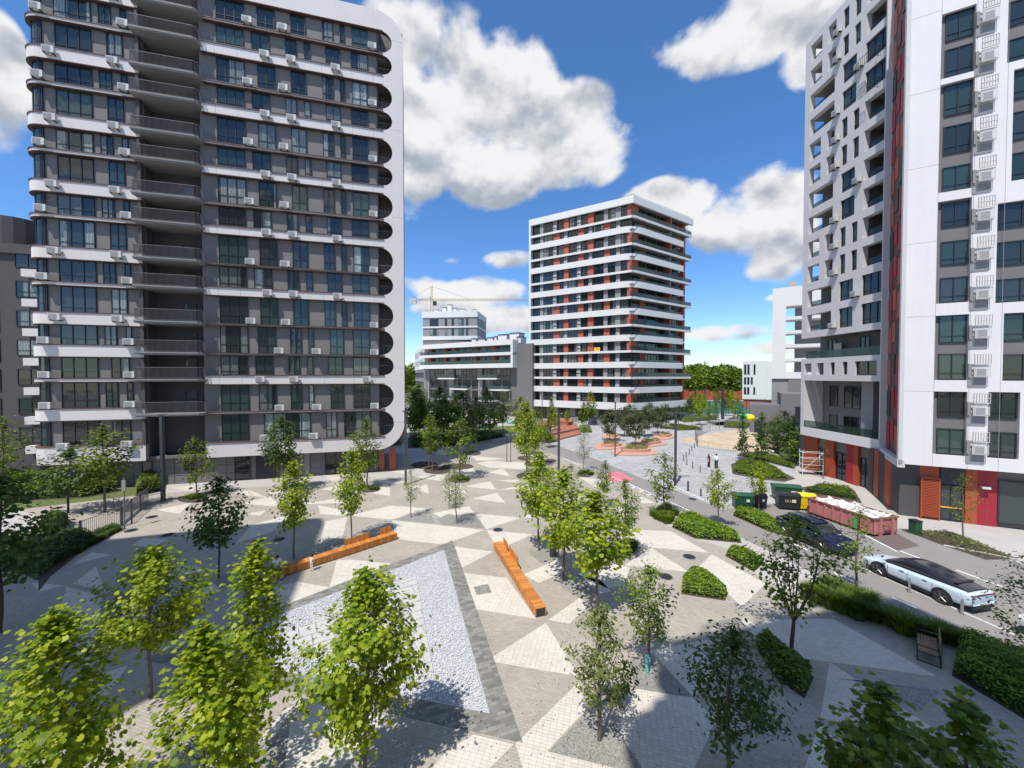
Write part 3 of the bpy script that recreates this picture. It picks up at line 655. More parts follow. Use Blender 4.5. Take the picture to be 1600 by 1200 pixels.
for k in range(15):
    zt = (zl[k+1]-(.42 if lev[k+1] else .14)) if k < 14 else zl[14]+3.1; zb = zl[k]+(.68 if lev[k] else .12) if k else zbot+1.7
    zt -= .08; zb += .1; tall = not lev[k] or k in (0,1,3)
    if tall: spec = [(83,142,3),(153,173,2),(187,197,1)]
    else: spec = [(85,141,3),(165,191,2)]
    if k in (0,2): spec = [(83,142,3),(163,192,2)]
    for a, c, n in spec: window(LB, FL, hx2(a), hx2(c), zb, zt, n, .30, PANES, .32 if tall else .2)
    x1 = hx2(58); gpath = [(xl+.34,3.0)] + arc(xl+CR, CR, CR-.34, 180, 270, 6) + [(x1,.34)]
    g = MB(); band(gpath, zb, zt, .05, mb=g); pn = g.build('curved_window', random.choice(['glass','glass_g','glass']), LB, FL)
    fr = MB()
    for (px_, py_) in [gpath[1], gpath[4], gpath[7], ((gpath[7][0]+gpath[8][0])/2,.34), gpath[8]]: fr.box(px_-.04,px_+.04,py_-.06,py_+.05,zb,zt)
    band([(p[0],p[1]-.02) for p in gpath], zb+(zt-zb)*.3, zb+(zt-zb)*.3+.06, .05, mb=fr); fr.build('window_frame', 'frame', pn, FL)
    if tall: acs = [(66,.02),(199,.02)]
    else: acs = [(84,-.85),(182,-.85)]
    if k == 0: acs = [(92,-.3),(193,-.3)]
    for a, dz in acs: aircon(LB, FL, hx2(a), zb+dz, -.12)
# ground floor of the block
b = MB(); b.box(xl+1.5, -3.2, 1.2, 13, 0, zbot+.3); b.build('ground_floor_wall', 'dark', LB, FL)
b = MB(); b.box(xl+.4,-.4,.52,13,zbot+.01,zbot+.3); b.build('soffit', 'dark2', LB, FL)
h3 = lambda a: hit(FL,a,725,1.2)[0]
for a, c, n in [(367,391,1),(508,540,2),(556,588,3)]: window(LB, FL, h3(a), h3(c), .05, 2.9, n, 1.1, ['glass_g','glass'], 0)
b = MB(); b.box(h3(400),h3(436),1.12,1.3,.05,2.8); b.build('dark_doorway', 'frame', LB, FL)
b = MB(); b.box(h3(592),h3(600),1.5,1.9,0,zbot); b.box(h3(608),h3(618),1.5,1.9,0,zbot); b.build('red_panel', 'red', LB, FL)
b = MB(); b.box(h3(420),h3(436),1.19,1.22,0,.12); b.build('door_step', 'amber', LB, FL)
j = MB()
for i in range(26): 
    x = xl+3+i*1.2
    if x < -4: j.box(x-.012,x+.012,1.185,1.21,0,zbot)
for z in (.9,1.8): j.box(xl+1.6,-3.3,1.186,1.21,z-.012,z+.012)
j.build('cladding_joint', 'frame', LB, FL, kind='stuff')
b = MB(); b.box(h3(476),h3(484),1.1,1.19,.3,2.7); b.build('wall_light_panel', 'mid', LB, FL)
for a in (325,): b = MB(); b.box(h3(a)-.2,h3(a)+.2,1.08,1.19,2.1,2.5); b.build('number_plate', 'acw', LB, FL)
for a in (222,288): window(LB, FL, h3(a), h3(a+16), 1.4, 2.6, 1, 1.1, ['glass'], 0)

# block further left, mostly out of frame
FN = Fr(-58, 38.5, .966, .258)
NB = empty('apartment_building', (-58,38.5,0), 0, 'dark grey apartment block at the left edge with white box balconies', 'apartment building')
b = MB(); b.box(-6,9.0,1.5,12,0,24.6); b.build('wall', 'charcoal_shade', NB, FN)  # shade on this block painted into its dark grey walls
b = MB(); b.box(-6,9.2,1.2,12,24.6,25.6); b.build('parapet', 'charcoal_shade', NB, FN)
b = MB(); b.tube((4.0,4,25.6),(4.0,4,28.6),2.6,2.6,20); b.build('roof_drum', 'charcoal_shade', NB, FN, smooth=False)
b = MB(); b.plate([(7.6+x,25.6+z) for x,z in arc(0,0.8,1.8,0,180,12)+[(-1.8,0),(-1.0,0)]+arc(0,.8,1.0,180,0,12)+[(1.0,0),(1.8,0)]], 4, 4.6, 0, 0); b.build('roof_arch', 'red', NB, FN)
for k in range(7):
    z = 3.2+k*3.15
    b = MB(); b.box(6.4,8.2,.75,1.5,z,z+.8); s = b.build('balcony', 'white', NB, FN)
    window(NB, FN, 5.4, 7.6, z+1.1, z+2.8, 2, 1.42)
    window(NB, FN, 1.0, 4.0, z+.4, z+2.8, 2, 1.42)
b = MB(); b.tube((8.3,1.4,22),(8.3,1.4,26),.1); b.tube((8.3,1.4,26),(8.9,1.4,26.6),.1); b.build('drainpipe', 'frame', NB, FN)

# ================================================================ CENTRAL TOWER
TW = empty('residential_tower', (28.4,90.7,0), 0, 'white banded tower with terracotta panels standing beyond the plaza', 'apartment tower')
FT = Fr(4.6,105,.86,-.51); FR = Fr(28.4,90.7,.83,.555); TL = 27.8; TR = 23.6
cx = lambda s: (lambda p: p)(hit(FT, 820+s/5.926, 345)[0])
ZT = [4.4,8.2,11.1,14.3,17.4,20.7,23.6,27.0,30.1,33.4,36.3,39.9,42.7,46.3,49.1,53.1]
b = MB(); b.prism([(0.3,1.2),(TL-1.2,1.2),(TL-1.2,14),(.3,14)], 3.4, 52.6); b.build('core_wall', 'dark2', TW, FT)
b = MB(); b.prism([(0,0),(.55,0),(.55,14),(0,14)], 3.4, 53.9); b.build('end_wall', 'white3', TW, FT)
b = MB(); b.prism([(1.0,2.2),(TR-2.2,2.2),(TR-2.2,16),(1.0,16)], 3.4, 52.6); b.build('core_wall', 'dark2', TW, FR)
b = MB(); b.box(2,TL-1,2.5,14,0,3.4); b.build('ground_floor', 'dark', TW, FT)
b = MB(); b.box(1,TR-3,2.5,14,0,3.4); b.build('ground_floor', 'dark', TW, FR)
# bands run along the left face, turn the corner and run along the right face
def corner_path(off, rad, xe): 
    c = Vector((28.4,90.7)); u = Vector((.86,-.51)).normalized(); v = Vector((.83,.555)).normalized(); L0 = Vector((4.6,105))
    nl = Vector((-.51,-.86)).normalized(); nr_ = Vector((.555,-.83)).normalized()
    p0 = L0+u*.55+nl*off; 
    k = off/ (1+nl.dot(nr_)); cc = c + (nl+nr_)*k
    a = cc-u*rad; e = cc+v*rad; p1 = c+v*xe+nr_*off
    pts = [p0]+[a*(1-t)**2+cc*2*t*(1-t)+e*t*t for t in [i/6 for i in range(7)]]+[p1]
    return [tuple(p) for p in pts]
for k, z in enumerate(ZT):
    thick = (k % 2 == 1 and k < 15) or k == 0
    if k == 15: path = corner_path(.05,.15,TR+1); z0, z1, th = z-.9, z+.75, .5
    elif thick: path = corner_path(.0, 3.0 if k else .2, TR*(.86 if k else 1.0)); z0, z1, th = z-.74 if k else z-1.0, z+.72 if k else z+.75, .35
    else: path = corner_path(.0,.8,TR+.6); z0, z1, th = z-.24, z+.30, .35
    band(path, z0, z1, th).build('facade_band', 'white3', TW, Matrix())
    if k == 15:
        b = MB(); b.prism([(0,0.2),(TL,0.2),(TL-1,14),(0,14)], z-.5, z-.2); b.build('roof', 'mid', TW, FT)
        b = MB(); b.prism([(0,0.2),(TR+1,0.2),(TR,15),(0,14)], z-.52, z-.22); b.build('roof', 'mid', TW, FR)
        rail_path([(.3,.5),(TL,.5)], z+.7, .6, 1.2, .03).build('roof_railing', 'rail', TW, FT); rail_path([(.0,.5),(TR,.5)], z+.7, .6, 1.2, .03).build('roof_railing', 'rail', TW, FR)
    else:
        b = MB(); b.prism([(.5,.3),(TL-.3,.3),(TL-.3,1.5),(.5,1.5)], z-.14, z+.12); b.build('floor_slab', 'slab', TW, FT)
        xe = TR*.9 if thick else TR+.4
        b = MB(); b.prism([(0,.3),(xe,.3),(xe-1.2,2.3),(0,2.3)], z-.16, z+.1); b.build('floor_slab', 'slab', TW, FR)
    if k < 15:
        g = MB(); zz = z+(.72 if thick and k else .30 if k else .75); band([(0.6,.06),(TR*.82 if thick else TR,.06)] if thick else [(-.9,.03),(TR+.3,.03),(TR-.4,2.0)], zz, zz+(.55 if thick and k else 1.0), .03, mb=g)
        g.build('glass_railing', 'glass_r', TW, FR)
typeA = [('l',55,135),('g',135,165),('w',165,250,3),('a',255,290),('w',305,355,2),('r',357,400),('w',405,480,3),('a',480,515),('w',525,578,2),('r',580,632),('l',638,725),('g',727,765),('w',765,832,2),('g',835,885),('w',888,945,2),('r',946,985)]
typeB = [('l',65,135),('g',135,165),('w',168,262,3),('r',262,318),('w',318,355,1),('a',357,390),('w',395,488,3),('r',490,540),('w',540,585,2),('a',587,620),('w',630,725,3),('r',730,785),('w',785,840,2),('a',842,880),('w',885,985,3)]
mt = {'g':'mid','r':'red'}
for k in range(15):
    thick = k % 2 == 1; z0 = ZT[k]+(.72 if thick else .30 if k else .75); z1 = ZT[k+1]-(.74 if (k+1)%2 == 1 and k < 14 else .24 if k < 14 else .9)
    for e in (typeA if k % 2 == 0 else typeB):
        a, c = cx(e[1]), min(cx(e[2]), TL-.1)
        if e[0] in mt: b = MB(); b.box(a,c,.45,1.2,z0,z1); b.build('wall_panel', mt[e[0]], TW, FT)
        elif e[0] == 'w': window(TW, FT, a, c, z0+.15, z1-.02, e[3], .55, ['glass','glass_c','glass'], .28, sub=True)
        elif e[0] == 'l': window(TW, FT, a+.1, c-.1, z0, z1, 2, 1.1, ['glass'], 0)
        else:
            b = MB(); b.box(a,c,.5,1.2,z0,z1); b.build('wall_panel', 'mid', TW, FT)
            aircon(TW, FT, (a+c)/2, z0+.05, .48, .8, .55)
            if thick == False: aircon(TW, FT, (a+c)/2, z0+.95, .48, .8, .55)
    # right face
    zz0, zz1 = ZT[k]+.12, ZT[k+1]-.16
    w0 = 2.6 if k % 2 == 0 else 1.6
    if k % 2 == 0: b = MB(); b.box(.15,3.0,.9,2.1,zz0,zz1); b.build('wall_panel', 'red', TW, FR)
    for a, c, n in ([(3.4,7.2,3),(7.8,11.5,3),(12,14.6,2),(17.4,20.8,3)] if k % 2 == 0 else [(2,5.0,3),(7.4,12,4),(12.4,15,2),(16.5,19.5,2)]): window(TW, FR, a, c, zz0, zz1, n, 2.1, ['glass','glass_g'], 0)
    if k % 2 == 0: b = MB(); b.box(15.0,15.5,.3,2.2,zz0,zz1); b.build('wall_panel', 'red', TW, FR)
    else: b = MB(); b.box(5.2,7.2,2.0,2.25,zz0,zz1); b.build('wall_panel', 'red', TW, FR); b = MB(); b.box(15.2,15.6,.5,2.2,zz0,zz1); b.build('wall_panel', 'mid', TW, FR)
    b = MB(); b.box(TR-1.6,TR-.6,1.2,2.6,zz0,zz1); b.build('end_pier', 'red', TW, FR)
b = MB(); b.box(0,1.6,0,.03,0,1.05); b.build('balcony_screen', 'amber', TW, FT @ T(cx(640),.3,ZT[4]+.25))
for a, c in [(3,6),(8,11),(13,17),(19,23)]: window(TW, FT, a, c, .1, 2.9, 3, 2.4, ['glass'], 0)
for a in (7,12,18): b = MB(); b.box(a-.7,a+.7,1.9,2.5,0,3.4); b.build('pillar', 'mid', TW, FT)

# ================================================================ RIGHT BLOCK
C0 = Vector((31.3,31.0)); FW = Fr(31.3,31.0,.878,-.479); FG = Fr(35.6,47.3,0,-1); FD = Fr(35.3,36.8,-4.0,-5.8)
RB = empty('apartment_building', (31.3,31.0,0), 0, 'white and light grey block at right with red and orange street level', 'apartment building')
zw = hit(FW,1401,724)[1]
def plate_holes(F, x0, x1, z0, z1, holes, th, name, mats, parent, side=1):   # wall with rectangular openings
    b = MB(); xsn = sorted(set([x0,x1]+[v for h in holes for v in h[:2]])); zsn = sorted(set([z0,z1]+[v for h in holes for v in h[2:]]))
    for i in range(len(xsn)-1):
        run = None
        for jj in range(len(zsn)):
            solid = jj < len(zsn)-1 and not any(h[0] <= (xsn[i]+xsn[i+1])/2 <= h[1] and h[2] <= (zsn[jj]+zsn[jj+1])/2 <= h[3] for h in holes)
            if solid and run is None: run = zsn[jj]
            if not solid and run is not None:
                b.box(xsn[i], xsn[i+1], 0, th, run, zsn[jj], 0); run = None
    return b.build(name, mats, parent, F)
hw = lambda px, py=520: hit(FW,px,py)
def hz(py): return hit(FW,1490,py)[1]
groups = [(612,712),(492,594),(312,473),(128,298),(17,119)]
holes = []; XA0, XA1 = hw(1461)[0], hw(1514)[0]
for a, c in groups: holes.append((XA0, XA1, hz(c), hz(a)))
rg = [(613,718,1547,1597),(489,595,1568,1640),(315,472,1554,1640),(110,283,1574,1640),(-60,97,1563,1640)]
for a, c, p, q in rg: holes.append((hw(p)[0], hw(q)[0], hit(FW,1580,c)[1], hit(FW,1580,a)[1]))
plate_holes(FW, 0, 14, zw, 52, holes, .3, 'facade_panel', 'white2', RB)
b = MB(); b.prism([(1.5,.3),(14,.3),(14,10),(3.2,10)],zw+.02,51.8); b.build('wall', 'dark2', RB, FW)
WINS = [(612,653),(670,712),(492,536),(552,594),(432,472),(375,413),(315,353),(257,298),(193,238),(130,178),(72,119),(17,60)]
for a, c in WINS: window(RB, FW, XA0+.28, XA1-.03, hz(c)+.05, hz(a)-.02, 2, .2, ['glass_g','glass'], .24)
for a, c, p, q in rg:
    n = 3 if c-a > 140 else 2; z0, z1 = hit(FW,1580,c)[1], hit(FW,1580,a)[1]; st = (z1-z0)/n
    if n == 3: st = (z1-z0+.9)/3
    else: st = (z1-z0+.9)/2
    for i in range(n): window(RB, FW, hw(p)[0]+.04, hw(q)[0]-.04, z0+i*st+.05, z0+i*st+st-.95, 2, .2, ['glass_g','glass'], .24)
j = MB()
for py in (35,152,267,383,496,611): z = hit(FW,1413,py)[1]; j.box(0,XA0,-.003,.02,z-.014,z+.014)
for px in (1461,1516,1565): x = hw(px)[0]; j.box(x-.012,x+.012,-.003,.02,zw,51)
j.build('panel_joint', 'mid', RB, FW, kind='stuff')
def cage():
    b = MB()
    for s in (0,1.0): b.box(s,s+.04,-.48,-.0,.0,.04); b.box(s,s+.04,-.48,-.45,0,.85)
    b.box(0,1.04,-.48,-.45,.81,.85); b.box(0,1.04,-.48,-.45,0,.04); [b.box(q,q+.025,-.48,-.6,.95,1.7) for q in (0,.17,.34,.51,.68,.85,1.01)]; b.box(0,1.04,-.48,-.6,.93,.96); b.box(0,1.04,-.48,-.6,1.3,1.33); b.box(0,1.04,-.48,-.6,1.68,1.71)
    for i in range(9): b.box(.06+i*.105,.09+i*.105,-.475,-.455,.04,.81)
    b.box(.1,.95,-.5,-.12,.08,.68,0); b.box(.15,.75,-.515,-.5,.13,.62,1)
    b.box(-.25,-.05,-.2,0,.0,1.0,2); b.box(-.25,.95,-.06,-.005,-.75,-.05,1)  # grey panel and slats below stand for brackets and their shadow on the wall
    for i in range(3): b.box(-.2+i*.4,.12+i*.4,-.075,-.06,-.68,-.12,2)
    return b.mesh('air_conditioner_cage', ['acw','acg','mid'])
cg = cage(); xc = hw(1530)[0]-.45
for i in range(15): inst('air_conditioner_cage', cg, RB, FW @ T(xc+.08, -.01, hit(FW,1530,700)[1]+i*2.9+.1 - .55) @ Matrix.Diagonal((.82,.8,1,1)))
# red strip between the two faces
LD = math.hypot(4,5.8); FDn = FD
b = MB(); b.box(.3,LD-.3,.45,.8,zw+.3,51); b.build('strip_wall', 'brown', RB, FDn)
b = MB(); b.box(0,.42,-.05,.8,zw-.1,52); b.box(LD-.3,LD,.0,.25,zw-.1,52); b.box(0,LD,-.05,.4,zw-.3,zw+.3); b.build('strip_frame', 'offwhite', RB, FDn)
for i in range(16):
    z = zw+.5+i*2.9
    for k in range(4):
        x = .55+k*1.5; c = ['red2','red','darkmetal','red2','red'][(i*2+k*3)%5]
        b = MB(); b.box(x,x+1.1,.38,.5,z+(k%2)*.9,z+2.3+(k%2)*.4); b.build('strip_panel', c, RB, FDn)
# grey side face: x runs from the far end (0) towards the camera (10.5)
LG = 10.5
def hg(px, py): return hit(FG, px, py)
def gh(sx0, sx1, sy0, sy1): # from the enlarged photo crop, 5x, offset (1240,480)
    x0, z1 = hg(1240+sx0/5, 480+sy0/5); x1, z0 = hg(1240+sx1/5, 480+sy1/5); _, zb = hg(1240+sx0/5, 480+sy1/5); return x0, x1, z0, z1
P = 2.9; zg0 = hg(1300,690)[1]-.1
z_slabtop = hg(1254,666)[1]
base = 6.6     # bottom of the framed band
cols = [(.9,2.6),(3.3,4.3),(5.3,6.3),(6.7,7.4),(8.0,10.3)]
# lower storeys: open two-storey loggia behind a glass rail
zf = hg(1254,678)[1]; zr = hg(1254,669)[1]
b = MB(); b.box(0,LG,0,.35,4.35,5.35); b.box(0,LG,.35,2.3,4.35,4.7); b.build('balcony_parapet', 'white2', RB, FG)
g = MB(); g.box(.4,LG-.1,.04,.07,5.35,6.2); g.build('glass_railing', 'glass_r', RB, FG)
b = MB(); b.box(0,.5,0,2.3,5.35,11.0); b.build('end_pier', 'offwhite', RB, FG)
b = MB(); b.box(.0,LG,2.3,9,4.4,50.8); b.build('recess_wall', 'dark2', RB, FG)
for a, c, z0, z1, n in [(1.6,2.7,8.0,10.4,1),(3.6,5.6,7.9,10.4,2),(6.5,7.8,8.0,10.4,2),(9.0,10.2,7.8,10.4,2),(1.6,2.7,4.9,7.0,1),(3.6,5.4,4.9,7.0,2),(6.8,7.8,4.9,7.0,1)]: window(RB, FG, a, c, z0, z1, n, 2.2, ['glass'], 0)
b = MB(); b.box(6.9,8.2,1.2,2.3,4.7,11); b.build('inner_pier', 'mid', RB, FG)
hl = []
za = 11.0; zb_ = hg(1250,552)[1]
def row(z0, z1, spec): 
    for a, c in spec: hl.append((a, c, z0, z1))
plate_holes(FG, 0, LG, 11.0, 13.6, [(.5,1.6,11.7,13.05),(2.4,3.4,11.7,13.05),(4.3,4.9,11.7,13.05),(5.9,6.5,11.7,13.05),(7.4,9.8,11.6,13.05)], .4, 'facade_panel', 'offwhite', RB)
for a, c in [(4.3,4.9),(5.9,6.5),(7.4,9.8)]: window(RB, FG, a, c, 11.65, 13.05, 2 if c-a > 1 else 1, .2, ['glass','glass_g'], .25)
g = MB(); g.box(.4,LG-.1,.3,.33,13.6,14.5); g.build('glass_railing', 'glass_r', RB, FG)
b = MB(); b.box(0,LG,.6,2.3,13.3,13.6); b.build('floor_slab', 'slab', RB, FG)
b = MB(); b.box(2.6,3.6,1.8,1.9,13.7,15.3); b.build('curtain_panel', 'acw', RB, FG)
for a, c in [(1.2,2.4),(5.5,6.6),(8.3,10)]: window(RB, FG, a, c, 13.8, 15.8, 2, 2.2, ['glass'], 0)
Z0 = 16.1; H = []; wl = []; N = 12
pat = []
for i in range(N):
    z = Z0+.75+i*2.9; q = i % 4
    if q < 2:
        H += [(.8,4.3,z,z+2.0),(5.3,7.0,z-.1,z+2.0)]; wl.append((5.3,7.0,z-.1,z+2.0,2))
        H.append((8.0,10.3,z-.1,z+2.0))
        if i % 6 < 4: wl.append((8.0,10.3,z-.1,z+2.0,3))
    else:
        H += [(.8,2.5,z,z+2.0),(3.3,4.4,z,z+2.0),(5.3,6.0,z-.1,z+2.0),(6.7,7.4,z-.1,z+2.0)]; wl += [(5.3,6.0,z-.1,z+2.0,1),(6.7,7.4,z-.1,z+2.0,1)]
        H.append((8.0,10.3,z-.1,z+2.0))
plate_holes(FG, 0, LG, Z0, 51.6, H, .6, 'facade_panel', 'offwhite', RB)
for a, c, z0, z1, n in wl: window(RB, FG, a, c, z0, z1, n, .16, ['glass','glass_g','glass'], .25)
b = MB(); b.box(4.6,5.2,.6,2.3,Z0,51); b.box(7.45,7.9,.6,2.3,Z0,51); b.build('inner_pier', 'dark2', RB, FG)
b = MB()
for i in range(N+1): b.box(.05,LG,.62,2.3,Z0+.2+i*2.9,Z0+.5+i*2.9)
b.build('floor_slab', 'slab', RB, FG, kind='stuff')
for i in range(N):
    z = Z0+.75+i*2.9
    for a in ([4.75,7.5][i%2:i%2+1] if i % 4 < 2 else [4.8]): aircon(RB, FG, a, z+.0, -.08, .8, .55)
g = MB()
for i in range(N):
    if i % 4 >= 2 or i % 6 >= 4: g.box(8.0,10.3,.5,.53,Z0+.65+i*2.9,Z0+1.5+i*2.9)
    g.box(.8,2.5,.5,.53,Z0+.75+i*2.9,Z0+1.5+i*2.9)
g.build('glass_railing', 'glass_r', RB, FG, kind='stuff')
# fire ladder balconies near the top
rail_path([(7.9,-.6),(9.6,-.6),(9.6,0)], 42.4, 1.0, .2, .02).build('service_balcony', 'darkmetal', RB, FG); rail_path([(7.9,-.6),(9.6,-.6),(9.6,0)], 39.4, 1.0, .2, .02).build('service_balcony', 'darkmetal', RB, FG)
# street level
FGg = Fr(36.2,48.6,0.0,-1)
hs = lambda px: hit(FGg,px,745)[0]
b = MB(); b.box(0,11.5,.3,7,0,4.35); b.build('street_wall', 'dark', RB, FGg)
for a, c, m_ in [(1255,1276,'orange'),(1288,1302,'orange'),(1322,1333,'red2'),(1333,1340,'orange'),(1356,1376,'orange')]:
    b = MB(); b.box(hs(a),hs(c),0,.3,0,4.35); b.build('cladding_panel', m_, RB, FGg)
for a, c, n in [(1277,1287,1),(1303,1321,2),(1341,1355,2)]: window(RB, FGg, hs(a), hs(c), .05, 3.0, n, .2, ['glass_g','glass'], .3)
b = MB(); b.box(hs(1358)+.1, hs(1374)-.2, -.05,-.005,2.2,2.5); b.build('sign_panel', 'darkmetal', RB, FGg)
b = MB(); b.box(hs(1362), hs(1362)+.35, -.04,-.005,2.75,3.2); b.build('notice_plate', 'acw', RB, FGg)
h4_ = lambda px: hit(FW,px,780,1.0)[0]-.01
# entrance recess and white-face street level
b = MB(); b.prism([(36.6,37.3),(35.3,37.2),(33.0,33.4),(33.2,32.2),(34.3,31.9),(36.9,36)], 0, 4.4); b.build('corner_wall', 'orange', RB, Matrix())
b = MB(); b.box(.5,14,1.3,9,0,zw); b.build('street_wall', 'dark', RB, FW)
b = MB(); b.box(.3,14,.35,1.3,zw,zw+.1); b.build('soffit', 'offwhite', RB, FW)
for k in range(5): b = MB(); b.box(.40,.5,1.35+k*1.5,2.6+k*1.5,0,zw-.01); b.build('cladding_panel', ['charcoal_shade','red2','charcoal_shade','orange','charcoal_shade'][k], RB, FW)  # charcoal ones carry the recess shade between coloured columns
b = MB(); b.box(.4,h4_(1436),1.0,1.29,0,zw-.02); b.build('cladding_panel', 'charcoal_shade', RB, FW)  # dark slab stands in for the shaded recess left of the gate
b = MB(); b.box(hs(1376)+.01,11.5,0,.3,0,4.35); b.build('cladding_panel', 'red', RB, FGg)
h4 = lambda px: hit(FW,px,780,1.0)[0]
for a, c, m_ in [(1436,1467,'orange'),(1508,1527,'orange'),(1527,1558,'red2')]:
    b = MB(); b.box(h4(a),h4(c),1.0,1.3,0,zw-.02); p_ = b.build('cladding_panel', m_, RB, FW)
    j = MB()
    for i in range(1,4): j.box(h4(a)+.01,h4(c)-.01,.99,1.01,i*1.1-.012,i*1.1+.012)
    x = (h4(a)+h4(c))/2; j.box(x-.01,x+.01,.99,1.01,0,zw-.1); j.build('panel_joint', 'rust', p_, FW)
b = MB(); xg0, xg1 = h4(1437), h4(1465)
for i in range(24): z = .25+i*.125; b.box(xg0,xg1,.70,.76,z,z+.07)
b.box(xg0-.04,xg0+.04,.68,.78,0,3.4); b.box(xg1-.04,xg1+.04,.68,.78,0,3.4); b.box(xg0,xg1,.68,.78,3.3,3.4); b.build('louvred_gate', 'orange', RB, FW)
window(RB, FW, h4(1468), h4(1506), .05, 2.9, 2, 1.0, ['glass'], 0, fw=.09); window(RB, FW, h4(1559), h4(1559)+4, .3, 3.6, 2, 1.0, ['glass'], 0, fw=.09)
b = MB(); b.box(h4(1468),h4(1506),.96,.99,1.05,1.15); b.build('amber_door_strip', 'amber', RB, FW)
b = MB(); b.box(h4(1468),h4(1506),.9,1.25,2.95,zw-.05); b.build('transom_panel', 'darkmetal', RB, FW)
b = MB(); b.box(h4(1536)-.2,h4(1536)+.25,.6,.98,2.9,3.05); b.build('wall_lamp', 'acw', RB, FW)

# ================================================================ BUILDINGS OUT OF VIEW THAT SHADE THE PLAZA
def offblock(name, corner, u, L, depth, h, lab, rnd=0.0):
    F = Fr(corner[0], corner[1], u[0], u[1]); e = empty('apartment_building', (corner[0],corner[1],0), 0, lab, 'apartment building')
    b = MB(); b.box(.3,L-.3,.3,depth,0,h-.6); b.build('wall', 'dark2', e, F)
    for i in range(int(h/3.25)):
        b = MB(); z = 3+i*3.25; b.box(0,L,0,depth+.3,z,min(z+1.0,h-1.0)); b.build('facade_band', 'white', e, F)
        for k in range(int(L/3)): window(e, F, 1+k*3, 3+k*3, z+1.1, z+3.1, 2, .2, ['glass'], 0, sub=False)
    return e, F
HA = 40.0
ca = (6.9-.277*HA, 16.5-.453*HA)
e, F = offblock('a', (ca[0]+.97*13.4, ca[1]+.243*13.4), (-.97,-.243), 13.4, 16, HA, 'white banded apartment block behind the viewer')
b = MB(); b.box(0,13.4,0,16,HA-1,HA); b.build('roof', 'white', e, F)
for k, (z, r) in enumerate([(12,.9),(18,1.2),(24,1.0),(30,1.3),(36,1.0)]): b = MB(); b.tube((13.0,.8,z),(13.0,.8,z+1.1),r,r,20); b.build('balcony', 'white', e, F)
HB = 45.0; cb = (-15.4-.277*HB, 32-.453*HB)
u = Vector((.31,-.95)).normalized(); FB_ = Fr(cb[0], cb[1], u.x, u.y)
e = empty('apartment_building', (cb[0],cb[1],0), 0, 'rounded apartment block left of the viewer', 'apartment building')
b = MB(); b.plate([(.0,0),(15.5,0),(15.5,HB)]+[(x,z) for x,z in arc(3.0,HB-3.0,3.0,90,180,10)], -14, 0); b.build('wall', ['white','white'], e, FB_)
# ================================================================ FAR BUILDINGS, CRANE, FOREST
FM = Fr(-29.6,125,.83,-.55); ML = math.hypot(30.1,20)
MBd = empty('terraced_building', (-29.6,125,0), 0, 'low terraced building with white framed balconies beyond the tree grove', 'terraced building')
b = MB(); b.box(0,ML,2.2,16,3.2,20.8); b.build('wall', 'dark2', MBd, FM)
b = MB(); b.box(0,ML,3.2,16,0,3.2); b.build('ground_floor', 'dark', MBd, FM)
b = MB(); b.box(ML,ML+5,1.5,14,0,20.4); b.build('side_wall', 'dark2', MBd, FM)
for z0, z1 in [(20.2,21.6),(17.4,18.2),(13.9,15.1)]: b = MB(); b.box(-.3,ML,-.6,2.2,z0,z1); b.build('facade_band', 'white3', MBd, FM)
b = MB(); b.box(ML-.7,ML,-.59,2.2,15.1,20.2); b.build('end_frame', 'white3', MBd, FM)
for k, z in enumerate([15.1,18.2]):
    g = MB(); g.box(0,ML-.8,-.45,-.42,z,z+1.0); g.build('glass_railing', 'glass_r', MBd, FM)
    for x in (2.5,9,13,21,28): b = MB(); b.box(x,x+1.0,1.0,2.2,z,z+2.2); b.build('wall_panel', 'red', MBd, FM)
    for x in (3.8,6.4,10.3,14.5,17.5,22.5,25.2,29.5,32.5): window(MBd, FM, x,x+2.3,z,z+2.1,2,2.1,['glass','glass_c'],0)
for k, z in enumerate([4.6,7.8,11.0]):
    for x in (1.5,4.2,8,12.8,16.2,19.6,24,27.4,31): window(MBd, FM, x,x+2.6,z+.1,z+2.6,2,2.1,['glass','glass_c'],.3)
    for x in ([7,23] if k != 1 else [12,27]): b = MB(); b.box(x,x+7,.4,2.2,z-.4,z); s = b.build('balcony_slab', 'white3', MBd, FM); g = MB(); g.box(x,x+7,.42,.46,z,z+1.0); g.build('glass_railing', 'glass_r', s, FM)
    b = MB(); b.box(0,2.0,1.6,2.2,z-.4,z+2.7); b.build('wall_panel', 'mid', MBd, FM); b = MB(); b.box(10.8,12.6,1.6,2.2,z-.4,z+2.7); b.build('wall_panel', 'mid', MBd, FM); b = MB(); b.box(22.4,23.8,1.6,2.2,z-.4,z+2.7); b.build('wall_panel', 'mid', MBd, FM)
for x, w, h in [(14,2,1.6),(18,1.6,2.2),(20.5,2.5,2.0),(24,2,2.2),(28,3.0,2.8),(32,3.2,3.0),(26.6,.8,2.4),(34.6,1.2,1.8)]:
    b = MB(); b.box(x,x+w,4,7,20.8,20.8+h); b.box(x-.15,x+w+.15,3.8,7.2,20.8+h,20.95+h,1); b.build('roof_vent', ['white2','darkmetal'], MBd, FM)
FS = Fr(-41,158,.33,-.94)
b = MB(); b.box(0,35,1,10,13.9,21.6); b.box(0,35,1.2,10,0,13.9,1); b.build('side_wing', ['white3','mid'], MBd, FS)
for z in (4.6,7.8,11,15.3,18.4):
    for x in (3,8,13,18,23,28): window(MBd, FS, x,x+3,z,z+1.9,2,.95,['glass'],0,sub=False)
